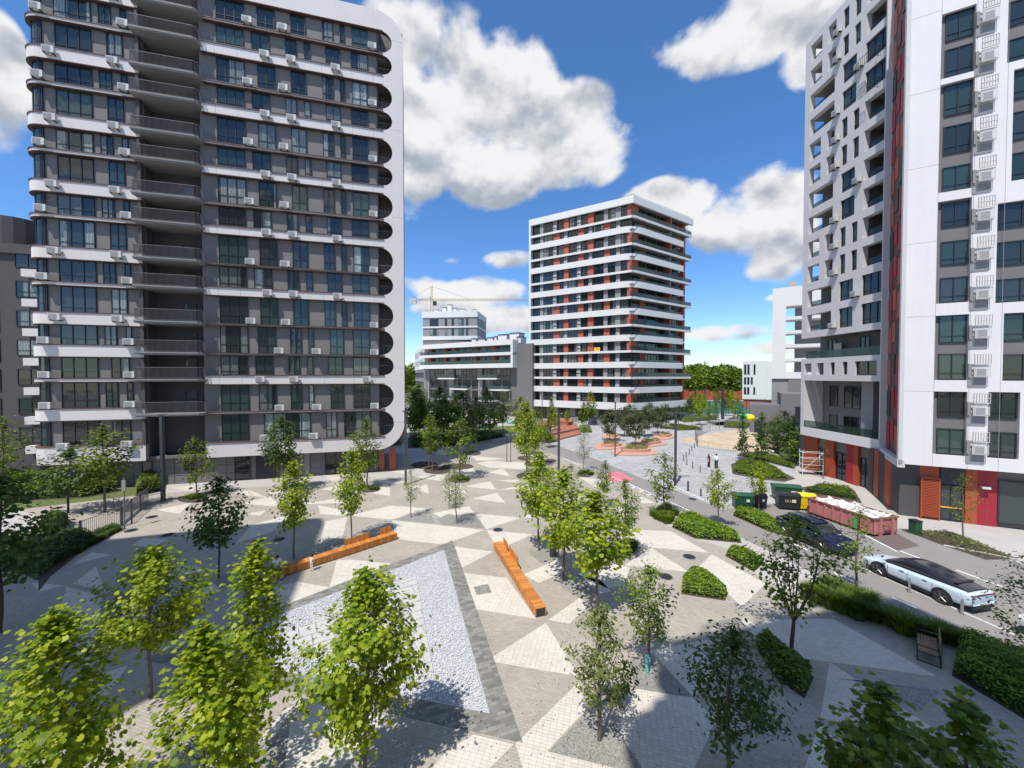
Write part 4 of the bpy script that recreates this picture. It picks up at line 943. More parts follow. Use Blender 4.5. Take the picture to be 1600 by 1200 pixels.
# slab block behind
BT = empty('apartment_building', (-34.7,150,0), 0, 'flat roofed grey and white block rising behind the terraced building', 'apartment building')
FB2 = Fr(-34.7,150,.97,-.12); BL = 21.5
b = MB(); b.box(0,BL,0,18,0,34.2); b.build('wall', 'mid', BT, FB2)
for z0, z1 in [(34.2,36.6),(30.2,30.8),(25.6,27.0),(20,22)]: b = MB(); b.box(-.3,BL+.2,-.3,18,z0,z1); b.build('facade_band', 'white3', BT, FB2)
b = MB(); b.box(0,BL,-.02,0,22,25.6); b.build('dark_storey', 'dark', BT, FB2)  # thin sheet of darker render over one storey
for z in (27.3,31.0):
    for x, w, n in [(2.8,3.4,3),(8.8,.9,1),(11.5,.9,1),(14.2,2.0,2),(17.2,.8,1)]: window(BT, FB2, x,x+w,z,z+2.6,n,-.12,['glass','glass_c'],.3)
for z in (15,18.4,22.4,27.3,31):
    for x in (2,6,10,14): window(BT, FB2 @ T(0,0,0) @ Matrix.Rotation(math.pi/2,4,'Z') @ Matrix.Scale(1,4), x,x+3,z,z+1.8,2,-.0,['glass'],0,sub=False)
for x, w, h in [(4,1,1.2),(7,1.4,2),(9,1.6,3.0),(11.5,1,1.5),(14,2,1.2),(19,1.2,.9)]:
    b = MB(); b.box(x,x+w,3,4.5,36.2,36.6+h); b.box(x-.15,x+w+.15,2.9,4.6,36.6+h,36.75+h,1); b.build('roof_vent', ['white2','darkmetal'], BT, FB2)
# tower crane
cr = empty('tower_crane', (-52,250,0), 0, 'pale yellow tower crane standing above the grey block in the distance', 'crane')
FC = T(-52,250,0)
def lattice(b, p0, p1, w, n, r=.085):
    p0, p1 = Vector(p0), Vector(p1); d = (p1-p0).normalized(); a = Vector((0,1,0)) if abs(d.z) > .5 else Vector((0,0,1)); c = d.cross(a).normalized(); a = c.cross(d)
    cs = [a*w+c*w, a*w-c*w, -a*w-c*w, -a*w+c*w]
    for q in cs: b.tube(p0+q, p1+q, r, n=4)
    for i in range(n):
        s, e = p0+(p1-p0)*i/n, p0+(p1-p0)*(i+1)/n
        for k in range(4): b.tube(s+cs[k], e+cs[(k+1)%4], r*.7, n=3)
b = MB(); lattice(b, (0,0,0), (0,0,60), .8, 30); b.build('mast', 'crane', cr, FC)
b = MB(); lattice(b, (0,0,60), (0,0,70), .5, 5); b.build('mast_head', 'crane', cr, FC)
b = MB(); lattice(b, (0,0,61), (64,6,62.2), .55, 40); b.build('jib', 'crane', cr, FC)
b = MB(); lattice(b, (0,0,61), (-14,-1,61), .6, 8); b.build('counter_jib', 'crane', cr, FC)
b = MB(); b.box(-14,-10,-1,1,58.5,61.5); b.build('counterweight', 'cranew', cr, FC); b = MB(); b.box(-9,-1,-1,1,61.6,63.2); b.build('machine_deck', 'cranew', cr, FC)
b = MB(); b.box(1,3,-1,1,57.5,60); b.build('cab', 'darkmetal', cr, FC)
b = MB(); b.tube((0,0,70),(24,2,62),.08,n=3); b.tube((0,0,70),(-13,-1,61.5),.08,n=3); b.build('tie_rope', 'darkmetal', cr, FC)
# right: white school-like block, white loggia block, dark annex
W3 = empty('white_building', (84,140,0), 0, 'small white three storey building with narrow windows in front of the forest', 'building')
F3 = Fr(84,140,.85,-.52)
b = MB(); b.box(0,7.3,0,14,3.2,17); b.build('wall', 'white3', W3, F3); b = MB(); b.box(7.3,13,-.3,14,3.2,16.8); b.build('wall', 'white2', W3, F3); b = MB(); b.box(.4,12.6,.4,13,0,3.2); b.build('ground_floor', 'red', W3, F3)
for x, z, w in [(.5,12.2,.6),(1.5,12.2,.6),(3.4,12.2,.5),(.5,8.6,.6),(1.5,8.6,.6),(2.6,8.6,.5),(.5,5,.6),(1.5,5,.6),(3.4,5,.5)]: window(W3, F3, x,x+w+.1,z,z+(3.6 if z > 12 else 2.6),1,-.12,['glass'],0)
WB = empty('white_building', (57.5,85,0), 0, 'tall white block with open loggias half hidden by the right block', 'apartment building')
F4 = Fr(57.5,85,.82,-.57)
plate_holes(F4, 0, 11, 11.0, 30.8, [(2.4,10.2,12.4+i*3.0,14.7+i*3.0) for i in range(5)], .5, 'facade_panel', 'white3', WB)
b = MB(); b.box(0,2.4,.5,9,11,30.5); b.build('wall', 'white3', WB, F4)
b = MB(); b.box(4.2,10,3.2,9,3,30); b.build('inner_wall', 'mid', WB, F4)
for i in range(6): b = MB(); b.box(2.2,10.5,.5,3.2,11.6+i*3.0,12.0+i*3.0); b.build('floor_slab', 'white3', WB, F4)
b = MB(); b.box(0,9,.4,8,0,11.0); b.build('lower_wall', 'mid', WB, F4); b = MB(); b.box(3,10,.1,.4,6.5,11.0); b.build('lower_panel', 'dark', WB, F4)
rail_path([(2.4,.2),(10.0,.2)],12.1,.9,.3,.03).build('railing','rail',WB,F4)
for dx, cc in [(3.2,'crane'),(7.5,'net')]: b = MB(); b.box(dx,dx+.8,3,4,30.4,32.6); b.build('roof_vent', cc, WB, F4)
AN = empty('annex_building', (49,79,0), 0, 'dark grey single storey annex with two doors under the white loggia block', 'building')
F5 = Fr(49,79,.85,-.52)
b = MB(); b.box(0,5.2,0,10,0,5.6); b.build('wall', 'dark2', AN, F5); b = MB(); b.box(5.2,16,-.4,10,0,8.1); b.build('wall', 'dark2', AN, F5)
b = MB(); b.box(7.5,10,-.5,-.38,2.2,5.6); b.build('window_recess', 'darkmetal', AN, F5)
for x in (.8,3.3): b = MB(); b.box(x,x+1.1,-.08,.0,0,2.4); d_ = b.build('door', 'darkmetal', AN, F5); b = MB(); b.box(x+.4,x+.7,-.25,-.09,2.8,3.0); b.build('door_lamp', 'acw', AN, F5)
b = MB(); b.box(5.8,7.2,-.5,-.42,.9,1.7); b.build('vent_grille', 'darkmetal', AN, F5); b = MB(); b.box(10.5,15.9,-.9,-.42,0,2.9); b.build('red_wall', 'red', AN, F5)
rail_path([(0,.3),(5.2,.3)],5.6,1.0,.5,.02).build('roof_railing','net',AN,F5)
# court fence and posts
cf = empty('court_fence', (38,117,0), 0, 'tall mesh fence on dark posts round the sports court', 'fence')
for i, x in enumerate([38+i*5.6 for i in range(10)]): b = MB(); b.tube((x,117,0),(x,117,4.6),.09,n=6); b.build('post', 'net', cf, Matrix())
for i in range(9):
    b = MB(); x0 = 38+i*5.6
    for k in range(6): b.tube((x0,117,.2+k*.86),(x0+5.6,117,.2+k*.86),.018,n=3)
    for k in range(12): b.tube((x0+k*.47,117,.2),(x0+k*.47,117,4.5),.012,n=3,cap=False)
    b.build('mesh_panel', 'net', cf, Matrix())
for k, (x, y) in enumerate([(78,165),(92,172)]):
    pass
of = empty('orange_fence', (60,176,0), 0, 'long orange hoarding at the foot of the forest', 'hoarding')
for i in range(14): b = MB(); b.box(62+i*3.2,65+i*3.2,176,176.2,.5,4.5+((i*7)%3)*.4); b.build('panel', 'orange' if i%3 else 'red', of, Matrix())

# leafy masses ------------------------------------------------------------
def leaf_poly(kind):
    if kind == 'maple': a = [(0,-.5),(.28,-.38),(.5,-.05),(.26,.1),(.3,.42),(.06,.3),(0,.6),(-.08,.3),(-.32,.4),(-.24,.08),(-.5,-.02),(-.26,-.36)]
    elif kind == 'oval': a = [(0,-.55),(.24,-.15),(.22,.2),(0,.55),(-.22,.2),(-.24,-.15)]
    elif kind == 'clump': a = [(0,-.5),(.4,-.3),(.3,.0),(.5,.3),(.05,.25),(-.2,.55),(-.25,.1),(-.5,-.1)]
    else: a = [(0,-.6),(.1,0),(0,.6),(-.1,0)]
    return np.array(a)
def leaves_mesh(name, P, size, kind, m, tilt=0.9, rs=None, out=None, droop=0.0, extra=None):
    r = rs or rng; n = len(P); L = leaf_poly(kind); k = len(L)
    S = size*(0.65+0.7*r.random(n))
    yaw = r.random(n)*2*np.pi; nz = r.normal(0, tilt, (n,3)); nz[:,2] = 1.0
    if out is not None: nz += out*0.8
    nz /= np.linalg.norm(nz,axis=1)[:,None]
    a = np.stack([np.cos(yaw),np.sin(yaw),np.zeros(n)],1); u = np.cross(nz,a); u /= (np.linalg.norm(u,axis=1)[:,None]+1e-9); v = np.cross(nz,u)
    fold = 0.18
    X = L[None,:,0,None]*u[:,None,:]; Y = L[None,:,1,None]*v[:,None,:]; Z = (np.abs(L[:,0])*fold - 0.25*L[:,1]**2)[None,:,None]*nz[:,None,:]
    V = P[:,None,:] + (X+Y+Z)*S[:,None,None]
    V = V.reshape(-1,3); me = bpy.data.meshes.new(name); me.vertices.add(n*k); me.vertices.foreach_set('co', V.ravel())
    me.loops.add(n*k); me.loops.foreach_set('vertex_index', np.arange(n*k,dtype=np.int32))
    me.polygons.add(n); me.polygons.foreach_set('loop_start', np.arange(0,n*k,k,dtype=np.int32)); me.polygons.foreach_set('loop_total', np.full(n,k,dtype=np.int32))
    me.materials.append(M[m] if isinstance(m,str) else m); me.update(calc_edges=True); return me
def tree_meshes(seed, H=6.0, cr=1.6, cb=2.0, nl=1500, leaf=.17, kind='maple', lm='leaf_y', bark='bark', prof='egg', nb=34, clump=.26, tr=.06, up=.6, multi=False):
    r = np.random.default_rng(seed); mb = MB(); pts = []
    lean = r.normal(0,.02,2)
    def trunk(h): return np.array([lean[0]*h+.04*math.sin(h*1.7+seed), lean[1]*h+.04*math.cos(h*1.3+seed), h])
    hs_ = np.linspace(0,H*.93,9)
    for a, c in zip(hs_,hs_[1:]): mb.tube(trunk(a), trunk(c), (tr*(1-a/H)**.7+.008)*(.3 if multi and a > cb*.9 else 1), (tr*(1-c/H)**.7+.006)*(.3 if multi and c > cb*.9 else 1), 7, cap=False)
    limbs = []
    if multi:
        for j in range(6):
            a_ = j*1.05+.4; q0_ = trunk(cb*.8); q1_ = np.array([math.cos(a_)*cr*.5,math.sin(a_)*cr*.5,H*(.86-.04*(j%3))]); qm = (q0_+q1_)/2+np.array([math.cos(a_),math.sin(a_),-.2])*.18
            mb.tube(q0_,qm,tr*.5,tr*.34,6,cap=False); mb.tube(qm,q1_,tr*.34,.008,5,cap=False); limbs.append((q0_,q1_))
    for i in range(nb):
        t = (i+.5+r.normal(0,.4))/nb; t = min(max(t,0),1); h = cb+(H-cb)*t*.97
        if prof == 'egg': rad = cr*(math.sin(math.pi*min(1,(t*.86+.14)))**.75)*(1 if t<.5 else 1-.35*(t-.5))
        elif prof == 'cone': rad = cr*(1-t)**.8+.15
        elif prof == 'col': rad = cr*(.75+.25*math.sin(t*9))*(1 if t < .8 else (1-t)/.2*.8+.2)
        elif prof == 'broad': rad = cr*(math.sin(math.pi*(t*.75+.2))**.6)
        rad *= 0.45+0.75*r.random(); az = i*2.4+r.normal(0,.5); 
        if multi: lj = limbs[i%len(limbs)]; b0 = lj[0]+(lj[1]-lj[0])*(.25+.7*min(1,t*1.05)); rad *= .9
        else: b0 = trunk(max(cb*.9, h-rad*up))
        tip = np.array([math.cos(az)*rad+lean[0]*h, math.sin(az)*rad+lean[1]*h, min(h+rad*(.05+.45*r.random()),H*1.01)])
        mid = (b0+tip)/2+np.array([0,0,-.06*rad if not multi else .0]); br = tr*.30*(1-t*.5) if not multi else tr*.22
        mb.tube(b0, mid, br, br*.7, 5, cap=False); mb.tube(mid, tip, br*.7, .004, 4, cap=False)
        n = int(nl/nb*(.4+rad/cr)); q = r.random(n)**.6
        for s_ in q:
            p = b0*(1-s_)+tip*s_ if s_ > .5 else mid*(1-s_*.2)+tip*s_*.2
            if s_ < .28 and r.random() < .6: continue
            p = b0+(tip-b0)*(.3+.7*s_)
            pts.append(p+r.normal(0,clump*(0.6+.5*s_),3)*np.array([1,1,.75]))
    n = int(nl*.06); 
    for _ in range(n): pts.append(trunk(H*(.86+.14*r.random()))+r.normal(0,.1,3)*np.array([1,1,1.2]))
    P = np.array(pts); P = P[P[:,2] > cb*.75]
    c = np.array([0,0,(cb+H)/2]); out = P-c; out /= np.linalg.norm(out,axis=1)[:,None]
    cm = leaves_mesh('crown', P, leaf, kind, lm, .55, r, out)
    return mb.mesh('trunk', bark, smooth=True), cm
PROTO = {}
def proto(k):
    if k not in PROTO:
        sp = dict(
         m0=dict(seed=1,H=6,cr=1.25,cb=2.1,nl=2300,leaf=.16,lm='leaf_y',kind='maple'), m1=dict(seed=2,H=6,cr=1.3,cb=2.0,nl=2200,leaf=.16,lm='leaf_y',kind='maple'),
         g0=dict(seed=3,H=6,cr=1.2,cb=2.0,nl=1700,leaf=.155,lm='leaf_g'), g1=dict(seed=4,H=6,cr=1.25,cb=1.7,nl=1500,leaf=.155,lm='leaf_g',nb=26),
         d0=dict(seed=5,H=6,cr=1.5,cb=2.0,nl=1900,leaf=.18,lm='leaf_d',bark='barkd'), d1=dict(seed=6,H=6,cr=1.6,cb=1.9,nl=1500,leaf=.18,lm='leaf_d',bark='barkd',nb=24,clump=.32),
         s0=dict(seed=7,H=6,cr=1.3,cb=1.9,nl=1100,leaf=.13,kind='oval',lm='leaf_s',nb=30,clump=.24), s1=dict(seed=8,H=6,cr=1.4,cb=1.8,nl=1300,leaf=.13,kind='oval',lm='leaf_s',nb=26,clump=.3),
         c0=dict(seed=9,H=6,cr=.75,cb=1.2,nl=1000,leaf=.18,lm='leaf_d',prof='col',nb=30,clump=.17,kind='clump'), 
         p0=dict(seed=10,H=6,cr=2.2,cb=1.6,nl=2600,leaf=.20,lm='leaf_p',prof='broad',bark='barkd',nb=40,clump=.25,kind='clump'), p1=dict(seed=11,H=6,cr=2.0,cb=1.4,nl=2400,leaf=.2,lm='leaf_p',prof='broad',bark='barkd',nb=34,clump=.3,kind='clump'),
         b0=dict(seed=12,H=6,cr=1.3,cb=1.2,nl=1500,leaf=.22,lm='leaf_s',prof='cone',bark='barkw',kind='clump'), b1=dict(seed=13,H=6,cr=1.5,cb=1.5,nl=1500,leaf=.22,lm='leaf_g',prof='egg',bark='bark',kind='clump'),
         x0=dict(seed=14,H=6,cr=1.1,cb=2.2,nl=420,leaf=.14,kind='oval',lm='leaf_r',nb=22,clump=.2), x1=dict(seed=15,H=6,cr=.9,cb=1.8,nl=520,leaf=.15,kind='oval',lm='leaf_g',nb=20,clump=.2),
         y0=dict(seed=16,H=6,cr=1.5,cb=1.7,nl=1000,leaf=.17,lm='leaf_g',nb=20,clump=.28,kind='maple'),
         l0=dict(seed=17,H=6,cr=1.4,cb=2.3,nl=1700,leaf=.16,lm='leaf_y',nb=24,clump=.24,kind='maple'))[k]
        PROTO[k] = tree_meshes(**sp)
    return PROTO[k]
TN = {'m':'maple_tree','g':'maple_tree','d':'deciduous_tree','s':'young_tree','c':'columnar_tree','p':'pine_tree','b':'birch_tree','x':'sapling','y':'young_tree','l':'maple_tree'}
def tree(k, px, py, top, label, wid=1.0, rz=None, group=None, xy=None):
    p = G(px, py) if xy is None else Vector((xy[0],xy[1],0))
    H = CAMH-(top-588)/FPX*p.y if top is not None else xy[2]
    tm, cm = proto(k) if isinstance(k, str) else k; nm = TN.get(k[0] if isinstance(k,str) else 'm')
    rz = random.uniform(0,6.28) if rz is None else rz
    s = H/6.0 if isinstance(k,str) else 1.0
    e = empty(nm, (p.x,p.y,.01), 0, label, 'tree', group); Mx = W[e.name] @ Matrix.Rotation(rz,4,'Z') @ Matrix.Diagonal((s*wid,s*wid,s,1))
    inst('trunk', tm, e, Mx); inst('crown', cm, e, Mx); return e
# forest beyond the courts: one mass
def forest():
    P = []; 
    for i in range(300):
        x = random.uniform(60,160) if i < 110 else random.uniform(-40,90) if i < 220 else random.uniform(-160,-20); y = random.uniform(215,330) if x > -10 else random.uniform(240,360)
        h = random.uniform(13,18)+ (y-200)*.03; r = random.uniform(3,5.5)
        n = 420; d = rng.normal(0,1,(n,3)); d /= np.linalg.norm(d,axis=1)[:,None]; d *= (0.75+.35*rng.random((n,1)))
        P.append(np.array([x,y,h*.55])+d*np.array([r,r,h*.47]))
    return np.concatenate(P)
o = bpy.data.objects.new('forest', leaves_mesh('forest', forest(), 1.5, 'clump', 'leaf_g', .9)); link(o); tag(o, 'dense green forest along the horizon behind the courts', kind='stuff')
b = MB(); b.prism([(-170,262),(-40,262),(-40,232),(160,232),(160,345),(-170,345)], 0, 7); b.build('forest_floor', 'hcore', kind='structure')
# ================================================================ TREES
near = lambda **k: tree_meshes(**k)
tree(near(seed=31,H=6.0,cr=1.42,cb=1.9,nl=5600,leaf=.13,lm='leaf_y',nb=46,clump=.24,tr=.055), 573,1224,None,'large bright green maple in front of the gravel triangle, trunk leaving the bottom edge', xy=None or (G(573,1224).x,G(573,1224).y,6.3))
tree(near(seed=32,H=5.3,cr=1.5,cb=1.9,nl=4000,leaf=.135,lm='leaf_y',nb=40,clump=.24), 233,1090,None,'fresh green maple in the shade at left with a wide open crown', xy=(G(233,1090).x,G(233,1090).y,5.9))
tree(near(seed=33,H=5.8,cr=1.3,cb=1.1,nl=5400,leaf=.128,lm='leaf_y',nb=44,clump=.22), 0,0,None,'yellow green maple filling the bottom left corner', xy=(-11.0,9.1,6.2))
tree(near(seed=34,H=6.05,cr=1.22,cb=1.1,nl=5400,leaf=.122,lm='leaf_y',nb=44,clump=.2), 0,0,None,'nearest yellow green maple right of the corner one, crown cut by the bottom edge', xy=(-6.6,8.1,6.4))
tree(near(seed=35,H=6.45,cr=1.05,cb=1.7,nl=3500,leaf=.13,lm='leaf_y',nb=42,clump=.2,prof='cone'), 0,0,None,'slim pointed maple left of the gravel triangle with a tall spire top', xy=(-7.75,11.2,6.75))
tree(near(seed=36,H=4.15,cr=1.0,cb=1.35,nl=1900,leaf=.115,kind='oval',lm='leaf_s',nb=38,clump=.15,tr=.06), 935,1158,None,'small leaved tree on the stippled triangle with a reddish trunk', xy=(G(935,1158).x,G(935,1158).y,5.0))
tree(near(seed=37,H=4.2,cr=1.2,cb=1.4,nl=1700,leaf=.12,kind='oval',lm='leaf_g',nb=34,clump=.18), 1011,1050,None,'open crowned tree with a green guard on its trunk beside the shadow edge', xy=(G(1011,1050).x,G(1011,1050).y,5.9), )
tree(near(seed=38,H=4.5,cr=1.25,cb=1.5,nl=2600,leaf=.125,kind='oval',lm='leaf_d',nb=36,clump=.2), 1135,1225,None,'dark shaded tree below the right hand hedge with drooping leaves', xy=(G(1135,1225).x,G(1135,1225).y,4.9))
tree(near(seed=39,H=5.9,cr=2.0,cb=1.9,nl=1600,leaf=.14,lm='leaf_g',nb=26,clump=.24,multi=True,bark='barkd',tr=.075), 1238,1030,None,'spreading many branched tree between the plaza and the grass verge', xy=(G(1238,1030).x,G(1238,1030).y,6.3))
for nm, x, y, h, cr_, lab in [(1,6.5,6.64,5.9,.85,'dark tipped maple at the bottom edge, left one of the near pair'),(2,8.1,6.6,5.8,1.0,'dark tipped maple in the bottom right corner')]:
    tree(near(seed=50+nm,H=h,cr=cr_,cb=2.2,nl=1500,leaf=.15,lm='leaf_g',nb=22,clump=.17), 0,0,None,lab, xy=(x,y,h))
tree('s1',1608,1081,868,'dark leaved tree at the right edge in front of the white car', 1.0)
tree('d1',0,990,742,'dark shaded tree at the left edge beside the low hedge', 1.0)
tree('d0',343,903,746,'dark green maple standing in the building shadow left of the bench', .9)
tree('m0',460,873,722,'green maple behind the left bench with its trunk in the shadow', .9)
tree('m1',549,846,704,'maple behind the backrests of the left bench', .78)
for a in [('s0',642,808,733,'slender loose tree between the left bench and the pale pole',.95),('s1',714,818,728,'loose tree on the stippled triangle right of the slender one',1.0),('s0',702,795,735,'smaller loose tree just behind the one on the stippled triangle',.9),
 ('d0',443,768,653,'dark green tree in front of the doors of the left block',.95),('g1',574,763,655,'thin tree close to the shop windows of the left block',1.05),('y0',308,777,684,'small tree by the grey wall right of the tall lamp post',1.0),
 ('y0',718,748,655,'tree with a grass pit at the end of the building shadow',1.1),('g0',676,737,650,'thin tree standing on the edge of the building shadow',.9),('g1',670,728,645,'thin tree inside the building shadow with a dark pit',.9),
 ('m1',822,746,628,'leafy tree at the head of the row beyond the pair of thin posts',.85),('g0',835,730,640,'tree just right of the row head by the street',.8),('g1',826,712,640,'farthest tree of the plaza row beside the street',.8),
 ('m0',841,860,708,'green maple right of the orange bench with a litter bin beside it',1.0),('m1',881,908,735,'green maple in the middle row with a long shadow on pale paving',1.15),('m0',932,957,770,'largest bright maple of the middle row, crown touching its neighbours',1.25),
 ('g1',975,872,750,'thin tree above the small grass patch right of the maples',.9),('g0',943,792,722,'tree between the maples and the pink crossing',.95),('s0',893,800,725,'sage coloured tree half hidden behind the bright maples',1.0),
 ('s1',912,738,665,'slim pale tree at the street edge below the coral planter',.8),('y0',1037,806,708,'tree growing out of the dark grass beside the long hedge',1.0),('l0',1123,825,735,'tree with a tidy round crown at the end of the long hedge',.95),
 ('l0',1186,800,722,'light green tree in front of the black waste containers',.9),('c0',1160,722,645,'dark columnar tree left of the pair near the sand heap',1.0),('c0',1189,727,645,'dark columnar tree right of the pair near the sand heap',1.0),
 ('x0',1287,748,688,'rust coloured sapling in front of the red panels',.9),('x1',1505,848,738,'thin sapling in the strip before the glass entrance',.9),('x1',1336,934,788,'slim birch like tree on the verge between road and plaza',1.15),
 ('g0',165,800,665,'leafy tree behind the grey fence by the white rounded corner',1.2),('d1',105,802,700,'dark broad shrub like tree in the left lawn',1.35),('y0',5,775,655,'tree at the left edge in front of the dark block',1.2)]:
    tree(a[0],a[1],a[2],a[3],a[4],a[5])
def ordinal(i): return ['first','second','third','fourth','fifth','sixth','seventh','eighth','ninth','tenth','eleventh','twelfth'][i]
for i, (k, x, y, t, w) in enumerate([('b1',648,690,612,1.2),('b0',655,680,608,1.2),('g0',664,692,622,1.3),('b0',686,684,604,1.3),('b1',700,690,620,1.3),('b1',724,686,612,1.2),('b0',744,680,620,1.2),('b1',766,690,606,1.0),('b1',655,668,600,1.2),('g1',786,680,612,1.0),('b0',710,672,618,1.2),('b0',735,700,640,1.1)]):
    tree(k,x,y,t,'leafy tree in the grove before the terraced building, %s from the left'%ordinal(i) if i < 12 else '', w, group='trees of the grove before the terraced building')
for i, (k, x, y, t, w) in enumerate([('b1',815,690,620,.9),('b0',862,668,622,.9),('m1',868,676,640,.8),('l0',886,668,640,.8),('b1',910,672,628,.7),('b1',925,665,612,.7),('s1',846,694,650,.9),('b1',858,700,655,.8)]):
    tree(k,x,y,t,'slim street tree before the banded tower, %s from the left'%ordinal(i), w, group='street trees before the banded tower')
for i, (k, x, y, t, w) in enumerate([('p0',953,690,640,.9),('p1',975,682,636,1.0),('p0',993,697,645,.95),('p1',985,672,632,1.0),('p0',1008,682,636,1.0),('p1',1028,678,636,1.0),('p0',1040,670,632,.9),('p1',1060,665,634,.9),('p0',1015,668,630,.9)]):
    tree(k,x,y,t,'dark pine in the coral planter cluster, %s from the left'%ordinal(i), w, group='pines round the coral planter')
for i, (k, x, y, t, w) in enumerate([('m1',1093,665,615,.8),('y0',1108,662,626,.8),('g1',1118,664,628,.8),('l0',1145,655,610,.8),('x1',1081,668,634,1.0),('x1',1202,690,648,1.2),('d1',1215,705,655,1.3),('g1',1240,708,650,1.0),('b1',1200,668,630,.9),('d0',1180,628,602,1.0)]):
    tree(k,x,y,t,'thin young tree near the courts and sand heap, %s from the left'%ordinal(i), w, group='young trees near the courts')

for i, (k, x, y, t, w) in enumerate([('b1',1076,655,618,1.0),('b1',1088,650,612,1.0),('m1',1100,648,616,.9),('b1',1134,650,608,.9),('y0',1152,662,622,1.0),('d0',1208,672,640,1.2),('d1',1225,690,642,1.4),('d0',1232,712,655,1.4),('b1',1246,728,668,1.1),('d1',1195,690,660,1.2),('b1',1062,650,622,1.2),('g1',1120,640,606,1.0)]):
    tree(k,x,y,t,'bushy green tree between the tower and the annex, %s in the row'%ordinal(i), w, group='bushy trees between the tower and the annex')
# ================================================================ HEDGES, GRASSES, SHRUBS
def pip(p, poly):
    c = False; n = len(poly); x, y = p
    for i in range(n):
        (x1,y1),(x2,y2) = poly[i], poly[i-1]
        if (y1 > y) != (y2 > y) and x < (x2-x1)*(y-y1)/(y2-y1)+x1: c = not c
    return c
def edged(p, poly):
    m = 9
    for i in range(len(poly)):
        a, c = Vector(poly[i-1]), Vector(poly[i]); d = c-a; t = max(0,min(1,(Vector(p)-a).dot(d)/max(d.length_squared,1e-9))); m = min(m,(Vector(p)-a-d*t).length)
    return m
def hedge(name, pxs, h, dens, leaf, lm, label, cat='hedge', kind='oval', core=True, world=None):
    poly = world or gp(pxs); xs_ = [p[0] for p in poly]; ys_ = [p[1] for p in poly]; A = (max(xs_)-min(xs_))*(max(ys_)-min(ys_))
    c = (sum(xs_)/len(xs_), sum(ys_)/len(ys_)); P = []; N = int(A*dens); O = []
    for _ in range(N):
        p = (random.uniform(min(xs_),max(xs_)), random.uniform(min(ys_),max(ys_)))
        if not pip(p, poly): continue
        e = edged(p, poly); t = min(1, e/.3); bump = .10*math.sin(p[0]*3.1)+.10*math.sin(p[1]*2.7+1)+.06*math.sin(p[0]*9+p[1]*7)
        top = h*(1+bump)*(.55+.45*t**.5)
        z = top*random.uniform(.82,1.06) if t >= 1 else top*random.random()**.5
        P.append((p[0]-c[0],p[1]-c[1],max(z,.03))); O.append((0,0,1) if t >= 1 else ((p[0]-c[0])*.3,(p[1]-c[1])*.3,.5))
    P = np.array(P); me = leaves_mesh('foliage', P, leaf, kind, lm, .7, None, np.array(O))
    e = empty(name, (c[0],c[1],0), 0, label, cat); inst('foliage', me, e, W[e.name])
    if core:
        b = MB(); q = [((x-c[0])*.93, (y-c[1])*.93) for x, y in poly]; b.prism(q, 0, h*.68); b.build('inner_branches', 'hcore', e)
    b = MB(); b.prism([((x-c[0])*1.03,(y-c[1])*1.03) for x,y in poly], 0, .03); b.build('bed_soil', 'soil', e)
    return e
HL = 'leaf_h'
hedge('hedge', [(1051,824),(1086,841),(1157,848),(1154,838),(1110,819),(1078,807),(1062,808)], .55, 420, .13, HL, 'long clipped bright green hedge along the road, next to the dark grass')
hedge('hedge', [(1134,869),(1178,893),(1192,880),(1165,863),(1142,858)], .5, 440, .13, HL, 'small bright hedge between the long hedge and the many branched tree')
hedge('hedge', [(1065,928),(1132,938),(1137,926),(1104,901),(1080,893),(1067,908)], .55, 700, .115, HL, 'five sided bright green hedge alone on the grey paving')
hedge('hedge', [(1146,806),(1200,830),(1228,838),(1224,824),(1185,802),(1153,796)], .5, 400, .13, HL, 'bright green hedge on the island in front of the waste containers')
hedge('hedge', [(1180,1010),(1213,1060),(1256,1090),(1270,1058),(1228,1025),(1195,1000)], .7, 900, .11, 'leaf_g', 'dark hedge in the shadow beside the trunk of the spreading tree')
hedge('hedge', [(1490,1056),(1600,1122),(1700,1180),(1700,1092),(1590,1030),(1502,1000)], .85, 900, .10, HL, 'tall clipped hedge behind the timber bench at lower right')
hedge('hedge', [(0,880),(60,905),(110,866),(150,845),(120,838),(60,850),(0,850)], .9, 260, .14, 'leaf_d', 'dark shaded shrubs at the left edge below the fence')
hedge('shrub', [(212,776),(250,768),(252,752),(215,752)], 1.3, 260, .16, 'leaf_g', 'rounded green shrub between the fence end and the lamp post', 'shrub')
hedge('shrub', [(0,790),(50,782),(130,778),(185,768),(140,752),(60,750),(0,758)], 1.3, 130, .19, 'leaf_g', 'wide bed of green shrubs under the white rounded corner', 'shrub bed')
hedge('shrub', [(60,842),(95,836),(108,818),(80,812)], 1.2, 260, .15, 'leaf_d', 'dark purple green bush against the outside of the fence', 'shrub')
hedge('ground_cover', [(1144,738),(1190,748),(1232,749),(1215,735),(1180,718),(1150,724)], .55, 130, .16, 'leaf_g', 'low mixed planting in the kerbed bed near the two people', 'planting')
hedge('ground_cover', [(1152,711),(1240,732),(1245,724),(1190,708)], .4, 120, .16, 'leaf_g', 'low mixed planting strip beside the sand heap', 'planting')
hedge('ground_cover', [(1256,768),(1285,760),(1330,768),(1340,782),(1300,776)], .6, 110, .15, 'leaf_g', 'scrubby plants in the bed behind the red skip', 'planting')
hedge('ground_cover', [(1412,830),(1490,836),(1580,872),(1540,873),(1475,850)], .35, 60, .15, 'leaf_s', 'sparse dry plants in the strip before the glass entrance', 'planting', core=False)
hedge('ground_cover', [(640,700),(700,698),(760,688),(790,682),(760,676),(690,682),(640,684)], .6, 60, .2, 'leaf_d', 'dark low planting at the foot of the grove', 'planting')
hedge('ground_cover', [(1045,663),(1090,668),(1096,671),(1060,672)], .4, 60, .2, 'leaf_g', 'low green planting strip right of the pines', 'planting')
